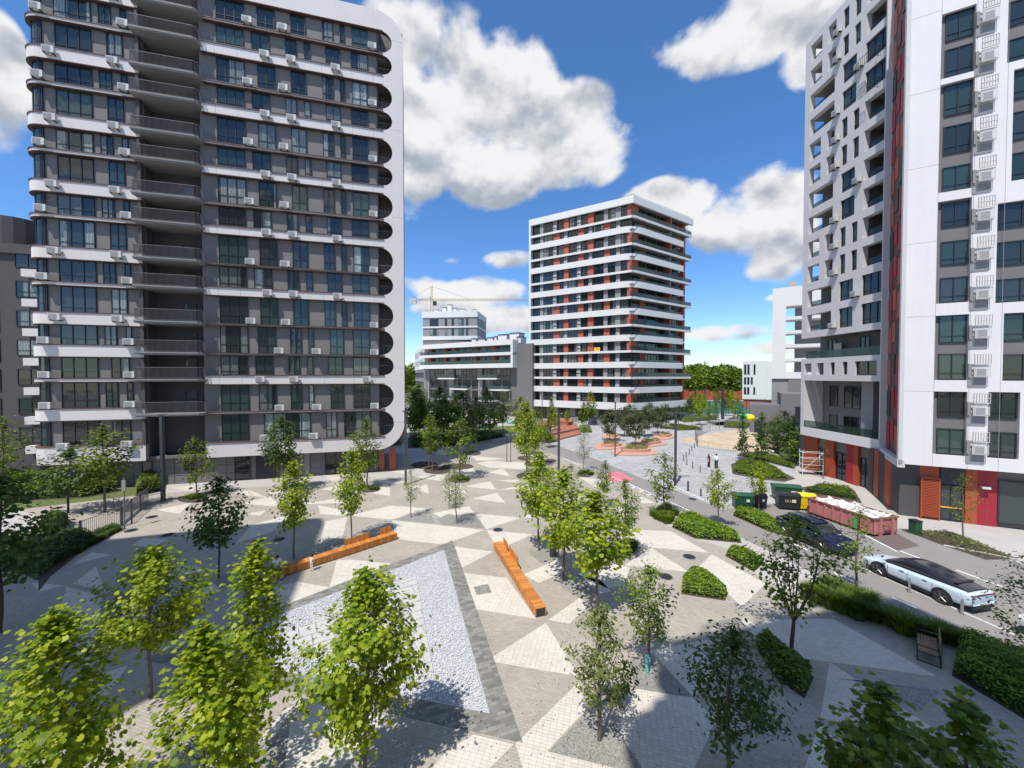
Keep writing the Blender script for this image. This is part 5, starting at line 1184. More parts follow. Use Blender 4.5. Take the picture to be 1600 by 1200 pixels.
def grass_mesh(seed, n, h, r):
    q = np.random.default_rng(seed); b = MB()
    for _ in range(n):
        a, rr_ = q.random()*6.28, r*math.sqrt(q.random())*.55; x, y = math.cos(a)*rr_, math.sin(a)*rr_; d = q.random()*6.28 if q.random()<.3 else a
        L = h*(.7+.5*q.random()); s = r*(.35+.7*q.random()); wx, wy = -math.sin(d)*.012, math.cos(d)*.012
        m = (x+math.cos(d)*s*.35, y+math.sin(d)*s*.35, L*.65); t = (x+math.cos(d)*s, y+math.sin(d)*s, L*(.85+.1*q.random()))
        b.add([(x-wx,y-wy,0),(x+wx,y+wy,0),(m[0]+wx,m[1]+wy,m[2]),(m[0]-wx,m[1]-wy,m[2]),t],[(0,1,2,3),(3,2,4)])
    return b
GM = [grass_mesh(s, 900, .75, .55).mesh('grass_tuft','leaf_g') for s in (1,2,3)] + [grass_mesh(9, 700, .7, .55).mesh('grass_tuft','leaf_d')]
def tuft(px, py, s, lab, k=None, grp=None, p=None):
    p = p or G(px,py); k = random.randrange(3) if k is None else k
    return inst('grass_tuft', GM[k], None, T(p.x,p.y,0) @ Matrix.Rotation(random.random()*6,4,'Z') @ Matrix.Scale(s,4), label=lab, cat='ornamental grass', group=grp)
for i, (x, y, s) in enumerate([(1275,938,1.1),(1296,948,1.2),(1316,955,1.2),(1300,928,1.1),(1330,942,1.1),(1338,965,1.1),(1352,950,1.1),(1365,968,1.1),(1390,976,1.0),(1412,988,1.2),(1440,996,.9),(1465,1000,1.0),(1483,1004,.9)]):
    tuft(x, y, s, ('grass tuft on the road verge, number %s counted from the spreading tree' % ordinal(i)).replace('number ','') if i < 12 else 'grass tuft on the road verge behind the timber bench', 3 if i in (5,7,10) else None, 'grass tufts on the road verge')
def grass_patch(pxs, n, s, lab, k=3):
    poly = gp(pxs); b = MB(); xs_ = [p[0] for p in poly]; ys_ = [p[1] for p in poly]; c = (sum(xs_)/len(xs_), sum(ys_)/len(ys_)); q = 0
    while q < n:
        p = (random.uniform(min(xs_),max(xs_)), random.uniform(min(ys_),max(ys_)))
        if not pip(p, poly): continue
        g = grass_mesh(random.randrange(999), 110, .5*s, .32); g.v = [(v[0]+p[0]-c[0], v[1]+p[1]-c[1], v[2]) for v in g.v]; b.add(g.v, g.f); q += 1
    b.build('grass_patch', 'leaf_g' if k != 3 else 'leaf_d', None, T(c[0],c[1],0), label=lab, kind='stuff')
grass_patch([(1014,808),(1047,822),(1060,806),(1040,793)], 70, 1.1, 'dark ornamental grass at the end of the long hedge', 0)
grass_patch([(962,880),(974,872),(996,857),(988,850),(968,855)], 40, .9, 'small grass patch at the foot of the thin tree')
grass_patch([(85,884),(125,862),(185,830),(178,822),(110,850),(80,868)], 110, .8, 'dark grass strip outside the grey fence')
for pts, n, lab in [([(290,781),(320,781),(320,776),(290,776)],14,'grass round the small tree by the grey wall'),([(704,751),(732,751),(730,746),(706,746)],14,'grass in the pit at the end of the building shadow'),
   ([(560,766),(590,766),(588,762),(562,762)],10,'grass in the pit by the shop windows'),([(818,728),(850,727),(846,722),(822,722)],12,'grass pit in the tree row by the street'),([(903,742),(926,742),(922,738),(906,738)],10,'grass pit under the slim pale tree')]:
    grass_patch(pts, n, .7, lab, 0)
# the planters at the courts
for i, (x, y, w, h) in enumerate([(1052,667,45,3),(1125,661,22,2.4),(1105,650,14,2)]):
    pass

# ================================================================ STREET FURNITURE
def lamp(px, py, top, lab, bar=1.6, r=.09, rz=0.0, flat=True):
    p = G(px,py); H = CAMH-(top-588)/FPX*p.y; e = empty('lamp_post', (p.x,p.y,0), rz, lab, 'lamp post', 'dark lamp posts round the plaza')
    b = MB(); b.box(-r,r,-r,r,0,H-.08); b.build('pole', 'pole', e)
    b = MB(); b.box(-.16,.16,-.16,.16,0,.03); b.build('base_plate', 'darkmetal', e)
    if flat: b = MB(); b.box(-bar/2,bar/2,-.16,.16,H-.08,H+.02); b.box(-bar/2+.05,-bar/2+.6,-.12,.12,H-.1,H-.081,1); b.box(bar/2-.6,bar/2-.05,-.12,.12,H-.1,H-.081,1); b.build('lamp_head', ['pole','acw'], e)
lamp(255,783,648,'tall blue grey lamp post before the left block, right of the fence',.5,.13)
lamp(634,757,642,'pale grey lamp post at the rounded end of the left block',.5,.10)
lamp(873,739,645,'dark square lamp post behind the bright maples',.4,.13)
lamp(1055,757,645,'T shaped lamp post on the stone square',1.9,.10)
lamp(961,713,628,'thin lamp post in front of the coral planter',.3,.07)
lamp(847,668,618,'distant thin lamp post before the tower doors',.6,.08); lamp(1101,640,606,'dark mast left of the wide one at the court fence',.5,.2,0,False); lamp(1129,655,605,'thick dark mast at the court fence',.5,.28,0,False); lamp(1188,625,583,'distant lamp post before the white building',1.6,.12)
for px, l in ((792,'left one of two thin black posts on the plaza'),(798,'right one of two thin black posts on the plaza')):
    p = G(px,722); b = MB(); b.tube((0,0,0),(0,0,3.6),.045,n=8); b.tube((0,0,0),(0,0,.02),.12,n=10); b.build('thin_post', 'black', None, T(p.x,p.y,0), label=l, cat='post')
p = G(195,827); sp_ = empty('sign_post', (p.x,p.y,0), 0, 'slim grey sign post rising behind the fence', 'sign post'); b = MB(); b.tube((0,0,0),(0,0,3.9),.04,n=8); b.build('pole', 'rail', sp_); b = MB(); b.box(-.14,.14,-.05,.03,2.9,3.7); b.build('sign_box', 'mid', sp_)
def bollard(px, py, lab, h=.9, r=.06, m='rail', grp=None):
    p = G(px,py); b = MB(); b.tube((0,0,0),(0,0,h-.03),r,r,10); b.tube((0,0,h-.03),(0,0,h),r*.98,r*.7,10); b.tube((0,0,0),(0,0,.02),r*1.6,r*1.6,10)
    b.build('bollard', m, None, T(p.x,p.y,.012), label=lab, cat='bollard', group=grp)
for x, y, l in [(1351,896,'steel bollard at the front wheel of the pale blue car'),(1421,926,'steel bollard beside the rear door of the pale blue car'),(1503,960,'steel bollard at the rear bumper of the pale blue car')]: bollard(x,y,l,.75,.055,'steel','steel bollards along the road')
for i, (x, y) in enumerate([(1068,720),(1072,716),(1077,710),(1081,705),(1085,700),(1090,694),(1073,727),(1082,732),(1094,738),(1112,745)]): bollard(x,y,'grey bollard at the edge of the stone square, %s counted from the lamp'%ordinal(i),.85,.07,'rail','bollards at the edge of the stone square')
bollard(1075,767,'dark bollard on the road edge below the T lamp',1.0,.09,'pole'); bollard(1095,775,'smaller bollard right of the dark one on the road edge',.7,.07,'pole'); bollard(206,818,'low dark bollard at the fence end',.9,.05,'pole')
p = G(864,869); b = MB(); b.box(-.2,.2,-.2,.2,0,.85); b.box(-.22,.22,-.22,.22,.85,.9); b.box(-.12,.12,-.215,-.2,.62,.75,1); b.build('litter_bin', ['black','darkmetal'], None, T(p.x,p.y,0), label='small black litter bin beside the maple by the bench', cat='litter bin')
p = G(1430,834); b = MB(); b.box(-.25,.25,-.25,.25,0,.95); b.box(-.28,.28,-.28,.28,.95,1.02,1); b.build('litter_bin', ['green','darkmetal'], None, T(p.x,p.y,0), label='green litter bin beside the end of the red skip', cat='litter bin')
p = G(973,873); b = MB(); b.box(-.09,.09,-.09,.09,0,.8); b.build('service_post', 'black', None, T(p.x,p.y,0), label='short black service post at the small grass patch', cat='post')
p = G(1011,1050); b = MB(); b.tube((0,0,.02),(0,0,.75),.075,.07,10,cap=False); b.build('trunk_guard', 'teal', None, T(p.x,p.y,0), label='green plastic guard wrapped round a tree trunk foot', cat='trunk guard')
# grey fence at left
fe = empty('metal_fence', (G(190,830).x,G(190,830).y,0), 0, 'grey vertical bar fence bending round the lawn at left', 'fence')
fp = [G(-70,900), G(62,872), G(126,848), G(190,822), G(232,787)]
for a, c in zip(fp, fp[1:]):
    L = (c-a).length; n = max(1, round(L/2.2))
    for i in range(n):
        p0, p1 = a+(c-a)*i/n, a+(c-a)*(i+1)/n
        rail_path([(p0.x,p0.y),(p1.x,p1.y)], .12, 1.35, .13, .016).build('fence_panel', 'rail', fe, Matrix())
        b = MB(); b.box(p0.x-.05,p0.x+.05,p0.y-.05,p0.y+.05,0,1.55); b.build('post', 'pole', fe, Matrix())
b = MB(); band([(q.x,q.y) for q in fp], 0, .18, .18, mb=b); b.build('base_kerb', 'slabst', fe, Matrix())
b = MB(); rail_path([(G(165,790).x,G(165,790).y),(G(190,800).x,G(190,800).y),(G(255,785).x,G(255,785).y)], .02, .9, 3, .03, mb=b); b.build('handrail', 'rail', fe, Matrix())
# long timber benches
def bench(p0, p1, back_at, lab, w=.55, h=.46, side=1):
    p0, p1 = Vector((p0[0],p0[1],0)), Vector((p1[0],p1[1],0)); d = p1-p0; L = d.length; F = Fr(p0.x,p0.y,d.x,d.y)
    e = empty('long_bench', p0, math.atan2(d.y,d.x), lab, 'bench'); W[e.name] = F; e.matrix_basis = F
    b = MB(); b.box(.04,L-.04,.05,w-.05,.05,h-.035); b.build('steel_core', 'black', e)
    b = MB(); n = int(L/.095)
    for i in range(n):
        x0, x1 = L*i/n+.011, L*(i+1)/n-.011; b.box(x0,x1,.0,.045,.06,h-.036); b.box(x0,x1,w-.045,w,.06,h-.036)
    b.build('side_slats', 'wood', e, kind='stuff')
    b = MB()
    for i in range(n): b.box(L*i/n+.006,L*(i+1)/n-.006,0,w,h-.034,h)
    b.build('seat_slats', 'wood', e, kind='stuff')
    for s in back_at:
        q = MB(); y0 = w+.0 if side > 0 else -.04
        for i in range(8): q.box(s+i*.1,s+i*.1+.093,y0,y0+.04,h-.1,h+.42)
        q.box(s+.02,s+.76,y0+(.04 if side>0 else -.03),y0+(.07 if side>0 else 0),h-.3,h+.3,1)
        q.build('backrest', ['wood','black'], e)
    return F, L, e
q0, q1 = G(424,908), G(621,843)
BF, BLn, _ = bench(q0, q1, [4.3,5.15,6.75], 'long orange timber bench with three backrests and a seated man, left of the gravel')
q0, q1 = G(838,974), G(774.5,875)
q0 = (1.12,18.02); q1 = (-1.22,25.35)
d = Vector((q1[0]-q0[0], q1[1]-q0[1])).normalized(); n_ = Vector((d.y,-d.x))*.55
bench((q0[0]+n_.x,q0[1]+n_.y), (q1[0]+n_.x,q1[1]+n_.y), [4.4,5.3,6.5], 'long orange timber bench pointing away from the viewer, right of the gravel', .55, side=-1)
# timber seat with backrest at lower right
p = G(1471,1049); e = empty('timber_bench', (17.25,15.55,0), math.atan2(-.69,-.72), 'timber slatted bench with backrest on a black frame in front of the tall hedge', 'bench'); 
for i in range(6): b = MB(); b.box(-.74,.74,-.42+i*.095,-.335+i*.095,.42,.455); b.build('seat_slat', 'wood2', e)
for i in range(5): b = MB(); b.box(-.74,.74,.19,.225,.52+i*.095,.605+i*.095); b.build('back_slat', 'wood2', e)
for s in (-.7,.7):
    b = MB(); b.box(s-.025,s+.025,-.44,-.40,0,.66); b.box(s-.025,s+.025,.2,.25,0,1.0); b.box(s-.025,s+.025,-.4,.2,.38,.42); b.box(s-.025,s+.025,-.44,.2,.62,.66); b.box(s-.025,s+.025,-.44,.25,0,.03); b.build('side_frame', 'black', e)
b = MB(); b.box(-.67,.67,.2,.24,.0,.03); b.box(-.67,.67,-.44,-.4,.36,.40); b.build('cross_bar', 'black', e)
# ================================================================ VEHICLES
def wheel(parent, x, y, r, sgn, spokes=5):
    Mw = W[parent.name] @ T(x,y,r); b = MB(); b.tube((0,-.11,0),(0,.11,0),r,r,28); b.tube((0,-.115,0),(0,.115,0),r*.93,r*.93,28); t = b.build('tyre', 'tyre', parent, Mw, smooth=False)
    b = MB(); b.tube((0,sgn*.09,0),(0,sgn*.118,0),r*.74,r*.72,24,1)
    for k in range(spokes):
        a = 2*math.pi*k/spokes; p0 = Vector((0,sgn*.128,0)); p1 = Vector((math.cos(a)*r*.7,sgn*.122,math.sin(a)*r*.7)); p2 = Vector((math.cos(a+.16)*r*.7,sgn*.122,math.sin(a+.16)*r*.7))
        b.tube(p0,p1,.022,.014,5,0); b.tube(p0,p2,.022,.014,5,0)
    b.tube((0,sgn*.1,0),(0,sgn*.14,0),.05,.045,10,0)
    for k in range(24):
        a, c = 2*math.pi*k/24, 2*math.pi*(k+1)/24; b.tube((math.cos(a)*r*.71,sgn*.12,math.sin(a)*r*.71),(math.cos(c)*r*.71,sgn*.12,math.sin(c)*r*.71),.014,n=4,cap=False)
    b.build('rim', ['alloy','tyre'], t, Mw)
def loft(rings, mats, cap=True, mi=None):
    b = MB(); n = len(rings[0])
    for r_ in rings: b.v += [tuple(p) for p in r_]
    for i in range(len(rings)-1):
        for j in range(n-1):
            b.f.append((i*n+j,(i+1)*n+j,(i+1)*n+j+1,i*n+j+1)); b.m.append(mi(i,j) if mi else 0)
    if cap: b.f += [tuple(range(n-1,-1,-1)), tuple((len(rings)-1)*n+j for j in range(n))]; b.m += [0,0]
    for i in range(len(rings)-1): b.f.append((i*n,i*n+n-1,(i+1)*n+n-1,(i+1)*n)); b.m.append(0)
    return b
def car(loc, head, label, paint, S, G_, wb, r=.36, roofm='carglass', w=.95, plate=True, cat='car'):
    e = empty('parked_car', loc, math.atan2(head[1],head[0]), label, cat)
    rings = []
    for x, hw_, zb, zt, zc in S:
        k = hw_*w; rings.append([(x,-k*.9,zb),(x,-k*.99,zb+.14),(x,-k,(zb+zt)/2-.02),(x,-k*.985,zt-.1),(x,-k*.9,zt),(x,-k*.5,zc-.015),(x,0,zc),(x,k*.5,zc-.015),(x,k*.9,zt),(x,k*.985,zt-.1),(x,k,(zb+zt)/2-.02),(x,k*.99,zb+.14),(x,k*.9,zb)])
    b = loft(rings, None); o = b.build('body', paint, e, smooth=True); m = o.modifiers.new('smooth','SUBSURF'); m.levels = m.render_levels = 2
    rg = [[(x,-k*w,zb),(x,-k*w*.93,zb+(zt-zb)*.55),(x,-k*w*.80,zt-.03),(x,-k*w*.4,zt),(x,0,zt+.008),(x,k*w*.4,zt),(x,k*w*.80,zt-.03),(x,k*w*.93,zb+(zt-zb)*.55),(x,k*w,zb)] for x,k,zb,zt in G_]
    o = loft(rg, None).build('window_glass', 'carglass', e, smooth=True); m = o.modifiers.new('smooth','SUBSURF'); m.levels = m.render_levels = 2
    if roofm != 'carglass':
        mid = rg[1:-1]; b = loft([[ (q[0],q[1]*1.01,q[2]+.012) for q in r_[2:7]] for r_ in mid], None, False); b.build('roof', roofm, e, smooth=True)
        for s in (-1,1):
            for xi in (len(rg)//2,): 
                q0_, q1_ = rg[xi][0], rg[xi][2]; b = MB(); b.tube((q0_[0],s*abs(q0_[1])*1.0,q0_[2]),(q1_[0],s*abs(q1_[1])*1.02,q1_[2]+.02),.035,n=6); b.build('pillar', roofm, e)
            b = MB(); b.tube((rg[1][2][0],s*abs(rg[1][2][1]),rg[1][2][2]+.0),(rg[0][0][0]-.05,s*abs(rg[0][0][1])*.97,rg[0][0][2]),.04,n=6); b.build('pillar', roofm, e)
    for xw in (wb/2+.05,-wb/2+.05):
        for s in (-1,1):
            b = MB(); b.tube((xw,s*w*.80,r+.01),(xw,s*(w*1.003),r+.01),r+.075,r+.06,28); b.build('wheel_arch', 'tyre', e)
            wheel(e, xw, s*(w-.085), r, s)
    L2 = S[0][0]; F2 = S[-1][0]; zb = .32
    b = MB(); b.box(L2-.03,L2+.2,-w*.72,w*.72,.26,.36); b.box(F2-.25,F2+.01,-w*.7,w*.7,.2,.30); b.build('bumper_trim', 'darkmetal', e, kind='stuff')
    for s in (-1,1): b = MB(); b.box(-wb/2+.5,wb/2-.4,s*w*.95-.05,s*w*.95+.05,.2,.27); b.build('sill_trim', 'darkmetal', e)
    zt = S[1][3]
    b = MB(); b.box(L2-.01,L2+.22,-w*.80,w*.80,zt-.13,zt-.07); b.build('tail_light_bar', 'taillamp', e)
    if plate: b = MB(); b.box(L2-.045,L2-.03,-.26,.26,.42,.53); b.build('number_plate', 'acw', e)
    for s in (-1,1):
        b = MB(); b.box(F2-.33,F2-.08,s*w*.62-.15,s*w*.62+.15,S[-2][3]-.16,S[-2][3]-.08); b.build('headlight', 'headlamp', e)
        b = MB(); b.ball((G_[0][0]-.3,s*(w+.07),G_[0][2]+.07),.11,10,0,.7); b.tube((G_[0][0]-.3,s*w*.88,G_[0][2]+.03),(G_[0][0]-.3,s*(w+.02),G_[0][2]+.05),.025,n=5); b.build('door_mirror', paint, e, smooth=True)
        for hx_ in (.25,-.75): b = MB(); b.box(hx_,hx_+.2,s*w*.985-.012,s*w*.985+.012,.80,.825); b.build('door_handle', 'darkmetal', e)
        b = MB()
        for dx in (1.0,.08,-.98): b.box(dx,dx+.012,s*w*.995-.006,s*w*.995+.004,.34,.86)
        b.build('door_gap', 'darkmetal', e)
    return e
sedS = [(-2.38,.80,.42,.92,.95),(-2.28,.94,.30,1.00,1.03),(-1.9,1.0,.24,1.0,1.03),(-1.2,1.0,.22,.97,.98),(0,.98,.22,.92,.93),(1.1,.985,.22,.88,.93),(1.7,.99,.24,.82,.90),(2.15,.95,.26,.74,.80),(2.38,.78,.32,.66,.68)]
sedG = [(1.45,.86,.88,.90),(.65,.84,.88,1.34),(.1,.83,.9,1.44),(-.6,.82,.92,1.43),(-1.3,.80,.95,1.29),(-1.95,.78,.99,1.10),(-2.2,.76,1.0,1.04)]
c1 = car((22.35,20.7,.012), (-.2,.98), 'pale blue fastback car with black glass roof parked on the road', 'carblue', sedS, sedG, 2.8)
b = MB(); b.box(-1.74,-1.60,-.60,.60,1.185,1.215); b.build('roof_spoiler', 'darkmetal', c1)
suvS = [(-2.30,.82,.42,1.05,1.08),(-2.22,.95,.30,1.12,1.14),(-1.8,1.0,.26,1.08,1.1),(-1.0,1.0,.24,1.03,1.04),(0,.98,.24,1.0,1.01),(1.0,.985,.24,.98,1.03),(1.6,1.0,.26,.95,1.02),(2.1,.95,.28,.88,.93),(2.30,.80,.34,.80,.82)]
suvG = [(1.25,.86,.98,1.0),(.55,.82,.98,1.52),(.0,.82,1.0,1.62),(-.8,.82,1.02,1.62),(-1.6,.80,1.05,1.55),(-2.1,.78,1.08,1.16)]
car((20.95,26.4,.012), (.2,-.98), 'dark blue sport utility car half hidden behind the spreading tree', 'carnavy', suvS, suvG, 2.75, .37, 'carnavy')
car((23.9,14.9,.012), (-.2,.98), 'white car at the right edge half hidden by leaves', 'carwhite', suvS, suvG, 2.75, .36, 'carwhite')
# ================================================================ WASTE CONTAINERS
sk = empty('waste_skip', (26.4,29.85,0.012), math.atan2(-.98,.21), 'long faded red open skip heaped with white rubble', 'skip'); SL, SWd, SH = 4.9, 2.2, 1.25
b = MB()
L2, W2 = SL/2, SWd/2
for (a, c) in [((-L2,-W2),(L2,-W2)),((L2,-W2),(L2,W2)),((L2,W2),(-L2,W2)),((-L2,W2),(-L2,-W2))]:
    band([a,c], .18, SH, .06, mb=b)
b.box(-L2,L2,-W2,W2,.16,.24); b.build('side_wall', 'skip', sk)
for i in range(8):
    for s in (-1,1): b = MB(); x = -L2+.25+i*.63; b.box(x-.05,x+.05,s*(W2+.06)-.06,s*(W2+.06)+.06,.2,SH-.05); b.build('rib', 'skip', sk)
for s in (-1,1): b = MB(); b.box(-L2-.06,L2+.06,s*W2-.08,s*W2+.08,SH,SH+.09); b.build('top_rail', 'rust', sk)
for s in (-1,1): b = MB(); b.box(s*L2-.08,s*L2+.08,-W2+.08,W2-.08,SH,SH+.085); b.build('end_rail', 'rust', sk)
for y in (-.55,.55): b = MB(); b.box(L2+.0,L2+.13,y-.07,y+.07,.0,SH); b.build('end_post', 'skip', sk)
b = MB(); b.tube((L2+.2,-.3,.8),(L2+.2,.3,.8),.05,n=8); b.box(L2,L2+.2,-.3,-.24,.76,.84); b.box(L2,L2+.2,.24,.3,.76,.84); b.build('hook_bar', 'rust', sk)
for x in (-1.6,1.6): b = MB(); b.tube((x,-.9,.09),(x,.9,.09),.09,n=10); b.build('roller', 'rust', sk)
b = MB(); b.box(1.2,1.45,-W2-.14,-W2-.12,.25,SH-.1); b.build('warning_plate', 'ballgreen', sk)
b = MB(); b.box(-L2+.05,L2-.05,-W2+.05,W2-.05,.24,1.05); b.build('fill', 'rubble', sk)
rr = random.Random(5)
rub = MB()
for i in range(230):
    x, y = rr.uniform(-L2+.2,L2-.25), rr.uniform(-W2+.2,W2-.2); z = 1.05+.42*(1-(y/W2)**2)*(1-(x/L2)**4)*rr.random(); s = rr.uniform(.1,.3)
    if i % 5 == 0:
        a = rr.random()*6.3; t = rr.uniform(-.3,.3); L = rr.uniform(.5,1.2); d = Vector((math.cos(a)*L/2,math.sin(a)*L/2,t*L/2)); c = Vector((max(min(x,1.8),-1.8),max(min(y,.6),-.6),z+.1)); rub.tube(c-d,c+d,rr.uniform(.05,.11),n=4)
    else:
        q = MB(); q.ball((0,0,0),s,6,0,.6); Rm = Matrix.Rotation(rr.random()*6,3,'Z') @ Matrix.Rotation(rr.random(),3,'X'); rub.add([Rm @ (Vector(v)*(1+.35*rr.uniform(-1,1))) + Vector((x,y,z)) for v in q.v], q.f)
o = rub.build('rubble', 'rubble', None, W[sk.name]); tag(o, 'white plasterboard scraps and bags heaped in the red skip', kind='stuff')
def bin_(px, py, m_, lid, lab, rz=-.2, w=1.35, d_=1.05, h=1.15, openlid=False):
    p = G(px,py); e = empty('waste_container', (p.x,p.y,.012), rz, lab, 'waste container')
    b = MB(); n = 4; lo = [(-w*.44,-d_*.38),(w*.44,-d_*.38),(w*.44,d_*.42),(-w*.44,d_*.42)]; hi = [(-w/2,-d_/2),(w/2,-d_/2),(w/2,d_/2),(-w/2,d_/2)]
    b.add([(x,y,.16) for x,y in lo]+[(x,y,h) for x,y in hi],[(3,2,1,0),(0,1,5,4),(1,2,6,5),(2,3,7,6),(3,0,4,7)]); b.box(-w/2-.03,w/2+.03,-d_/2-.03,d_/2+.03,h,h+.05); b.build('body', m_, e)
    b = MB()
    for i in range(3): x = -w*.3+i*w*.3; b.box(x-.03,x+.03,-d_/2-.0,-d_/2+.06,.5,h-.05)
    b.build('rib', m_, e, kind='stuff')
    b = MB(); ys = [-d_/2-.02+(d_+.04)*i/6 for i in range(7)]
    for i in range(6):
        z = lambda y: h+.06+.16*math.cos(y/d_*math.pi*.9); b.add([(-w/2-.02,ys[i],z(ys[i])),(w/2+.02,ys[i],z(ys[i])),(w/2+.02,ys[i+1],z(ys[i+1])),(-w/2-.02,ys[i+1],z(ys[i+1])),(-w/2-.02,ys[i],h+.05),(w/2+.02,ys[i],h+.05),(w/2+.02,ys[i+1],h+.05),(-w/2-.02,ys[i+1],h+.05)],[(0,1,2,3),(0,3,7,4),(1,5,6,2),(0,4,5,1),(3,2,6,7)])
    b.build('lid', lid, e)
    b = MB(); b.tube((-w/2-.1,-d_*.2,h-.1),(-w/2-.1,d_*.2,h-.1),.025,n=6); b.tube((w/2+.1,-d_*.2,h-.1),(w/2+.1,d_*.2,h-.1),.025,n=6); b.build('handle', 'steel', e)
    for x in (-w*.38,w*.38):
        for y in (-d_*.32,d_*.36): b = MB(); b.tube((x-.03,y,.08),(x+.03,y,.08),.08,n=10); b.build('wheel', 'tyre', e)
    b = MB(); b.box(w*.1,w*.27,-d_/2-.005,-d_/2+.02,h*.6,h*.8); b.build('notice', 'acw', e)
    return e
bin_(1160,794,'green','green','dark green waste container behind the hedge island',-.25,1.5)
bin_(1186,792,'binblk','binblk','small black waste container between the green one and a tree',-.25,1.0,.9,1.0)
e = bin_(1230,795,'binblk','binblk','large black waste container left of the yellow one',-.3,1.7,1.1,1.2)
fnt = bpy.data.curves.new('lettering','FONT'); fnt.body = 'EB3'; fnt.size = .3; fnt.extrude = .004
to = bpy.data.objects.new('lettering', fnt); dg = None
scene.collection.objects.link(to); dg = bpy.context.evaluated_depsgraph_get(); tm = bpy.data.meshes.new_from_object(to.evaluated_get(dg)); bpy.data.objects.remove(to); tm.name = 'lettering'; tm.materials.clear(); tm.materials.append(M['crane'])
inst('lettering', tm, e, W[e.name] @ T(-.35,-.545,.72) @ Matrix.Rotation(math.pi/2,4,'X'))
bin_(1259,796,'yellow','yellow','yellow waste container at the head of the red skip',-.3,1.2,1.1,1.2)
bin_(1228,781,'green','green','waste container with flat green lid behind the black one',-.3,2.2,1.2,1.25)
# red bicycle by the yellow bin
p = G(1258,800); e = empty('bicycle', (p.x,p.y-.5,.012), .5, 'small red bicycle leaning in front of the yellow container', 'bicycle')
b = MB()
def hoop(c, r, mb):
    for k in range(16): a, d = k*math.pi/8, (k+1)*math.pi/8; mb.tube((c[0]+r*math.cos(a),c[1],c[2]+r*math.sin(a)),(c[0]+r*math.cos(d),c[1],c[2]+r*math.sin(d)),.022,n=5,cap=False)
for x in (-.42,.42): b = MB(); hoop((x,0,.3),.28,b); b.build('wheel', 'tyre', e)
b = MB(); b.tube((-.42,0,.3),(-.05,0,.3),.02,n=6); b.tube((-.05,0,.3),(-.18,0,.68),.02,n=6); b.tube((-.05,0,.3),(.32,0,.62),.022,n=6); b.tube((-.16,0,.62),(.32,0,.66),.022,n=6); b.tube((.32,0,.7),(.42,0,.3),.02,n=6); b.tube((-.42,0,.3),(-.16,0,.6),.015,n=6); b.build('frame', 'red2', e)
b = MB(); b.tube((.33,-.25,.8),(.33,.25,.8),.018,n=6); b.tube((.32,0,.66),(.33,0,.8),.015,n=6); b.build('handlebar', 'black', e); b = MB(); b.box(-.3,-.08,-.06,.06,.68,.73); b.build('saddle', 'black', e)
# ================================================================ PEOPLE
def person(loc, rz, label, J, E, mats, hair=None, extra=None):
    # J: name -> (pos, radius, material index), E: edges; grown as one skin
    names = list(J); idx = {n:i for i,n in enumerate(names)}
    me = bpy.data.meshes.new('sk'); me.from_pydata([J[n][0] for n in names], [(idx[a],idx[c]) for a,c in E], []); ob = bpy.data.objects.new('sk', me); scene.collection.objects.link(ob)
    md = ob.modifiers.new('s','SKIN'); md.use_smooth_shade = True; sv = me.skin_vertices[0].data
    for n in names: sv[idx[n]].radius = (J[n][1],J[n][1]); sv[idx[n]].use_root = (n == 'pelvis')
    ss = ob.modifiers.new('ss','SUBSURF'); ss.levels = ss.render_levels = 1
    d = bpy.context.evaluated_depsgraph_get(); bm_ = bpy.data.meshes.new_from_object(ob.evaluated_get(d)); bpy.data.objects.remove(ob)
    bm_.materials.clear(); [bm_.materials.append(M[m]) for m in mats]
    segs = [(Vector(J[a][0]),Vector(J[c][0]),J[a][2],J[c][2]) for a,c in E]
    for f in bm_.polygons:
        c = f.center; best = 9; mi = 0
        for a, q, ma, mc in segs:
            dd = q-a; t = max(0,min(1,(c-a).dot(dd)/max(dd.length_squared,1e-9))); ds = (c-a-dd*t).length
            if ds < best: best = ds; mi = ma if t < .5 else mc
        f.material_index = mi; f.use_smooth = True
    e = empty('person', loc, rz, label, 'person'); bm_.name = 'body'; inst('body', bm_, e, W[e.name])
    h = J['head'][0]; b = MB(); b.ball((h[0],h[1]+.012,h[2]+.03),.108,12,0,1.05)
    b.v = [(x, max(y, h[1]-.055) if z > h[2]+.02 else max(y,h[1]+.0), z) for x,y,z in b.v]
    if hair == 'long': b.ball((h[0],h[1]+.06,h[2]-.16),.10,10,0,1.9)
    b.build('hair', 'hair', e, smooth=True)
    b = MB()
    for s in (-1,1): b.ball((h[0]+s*.034,h[1]-.088,h[2]+.008),.012,6,0)
    b.build('eyes', 'hair', e); b = MB(); b.ball((h[0],h[1]-.102,h[2]-.02),.016,6,0,1.3); b.build('nose', 'skin', e); b = MB(); b.box(h[0]-.025,h[0]+.025,h[1]-.094,h[1]-.086,h[2]-.058,h[2]-.048); b.build('mouth', 'red', e)
    return e
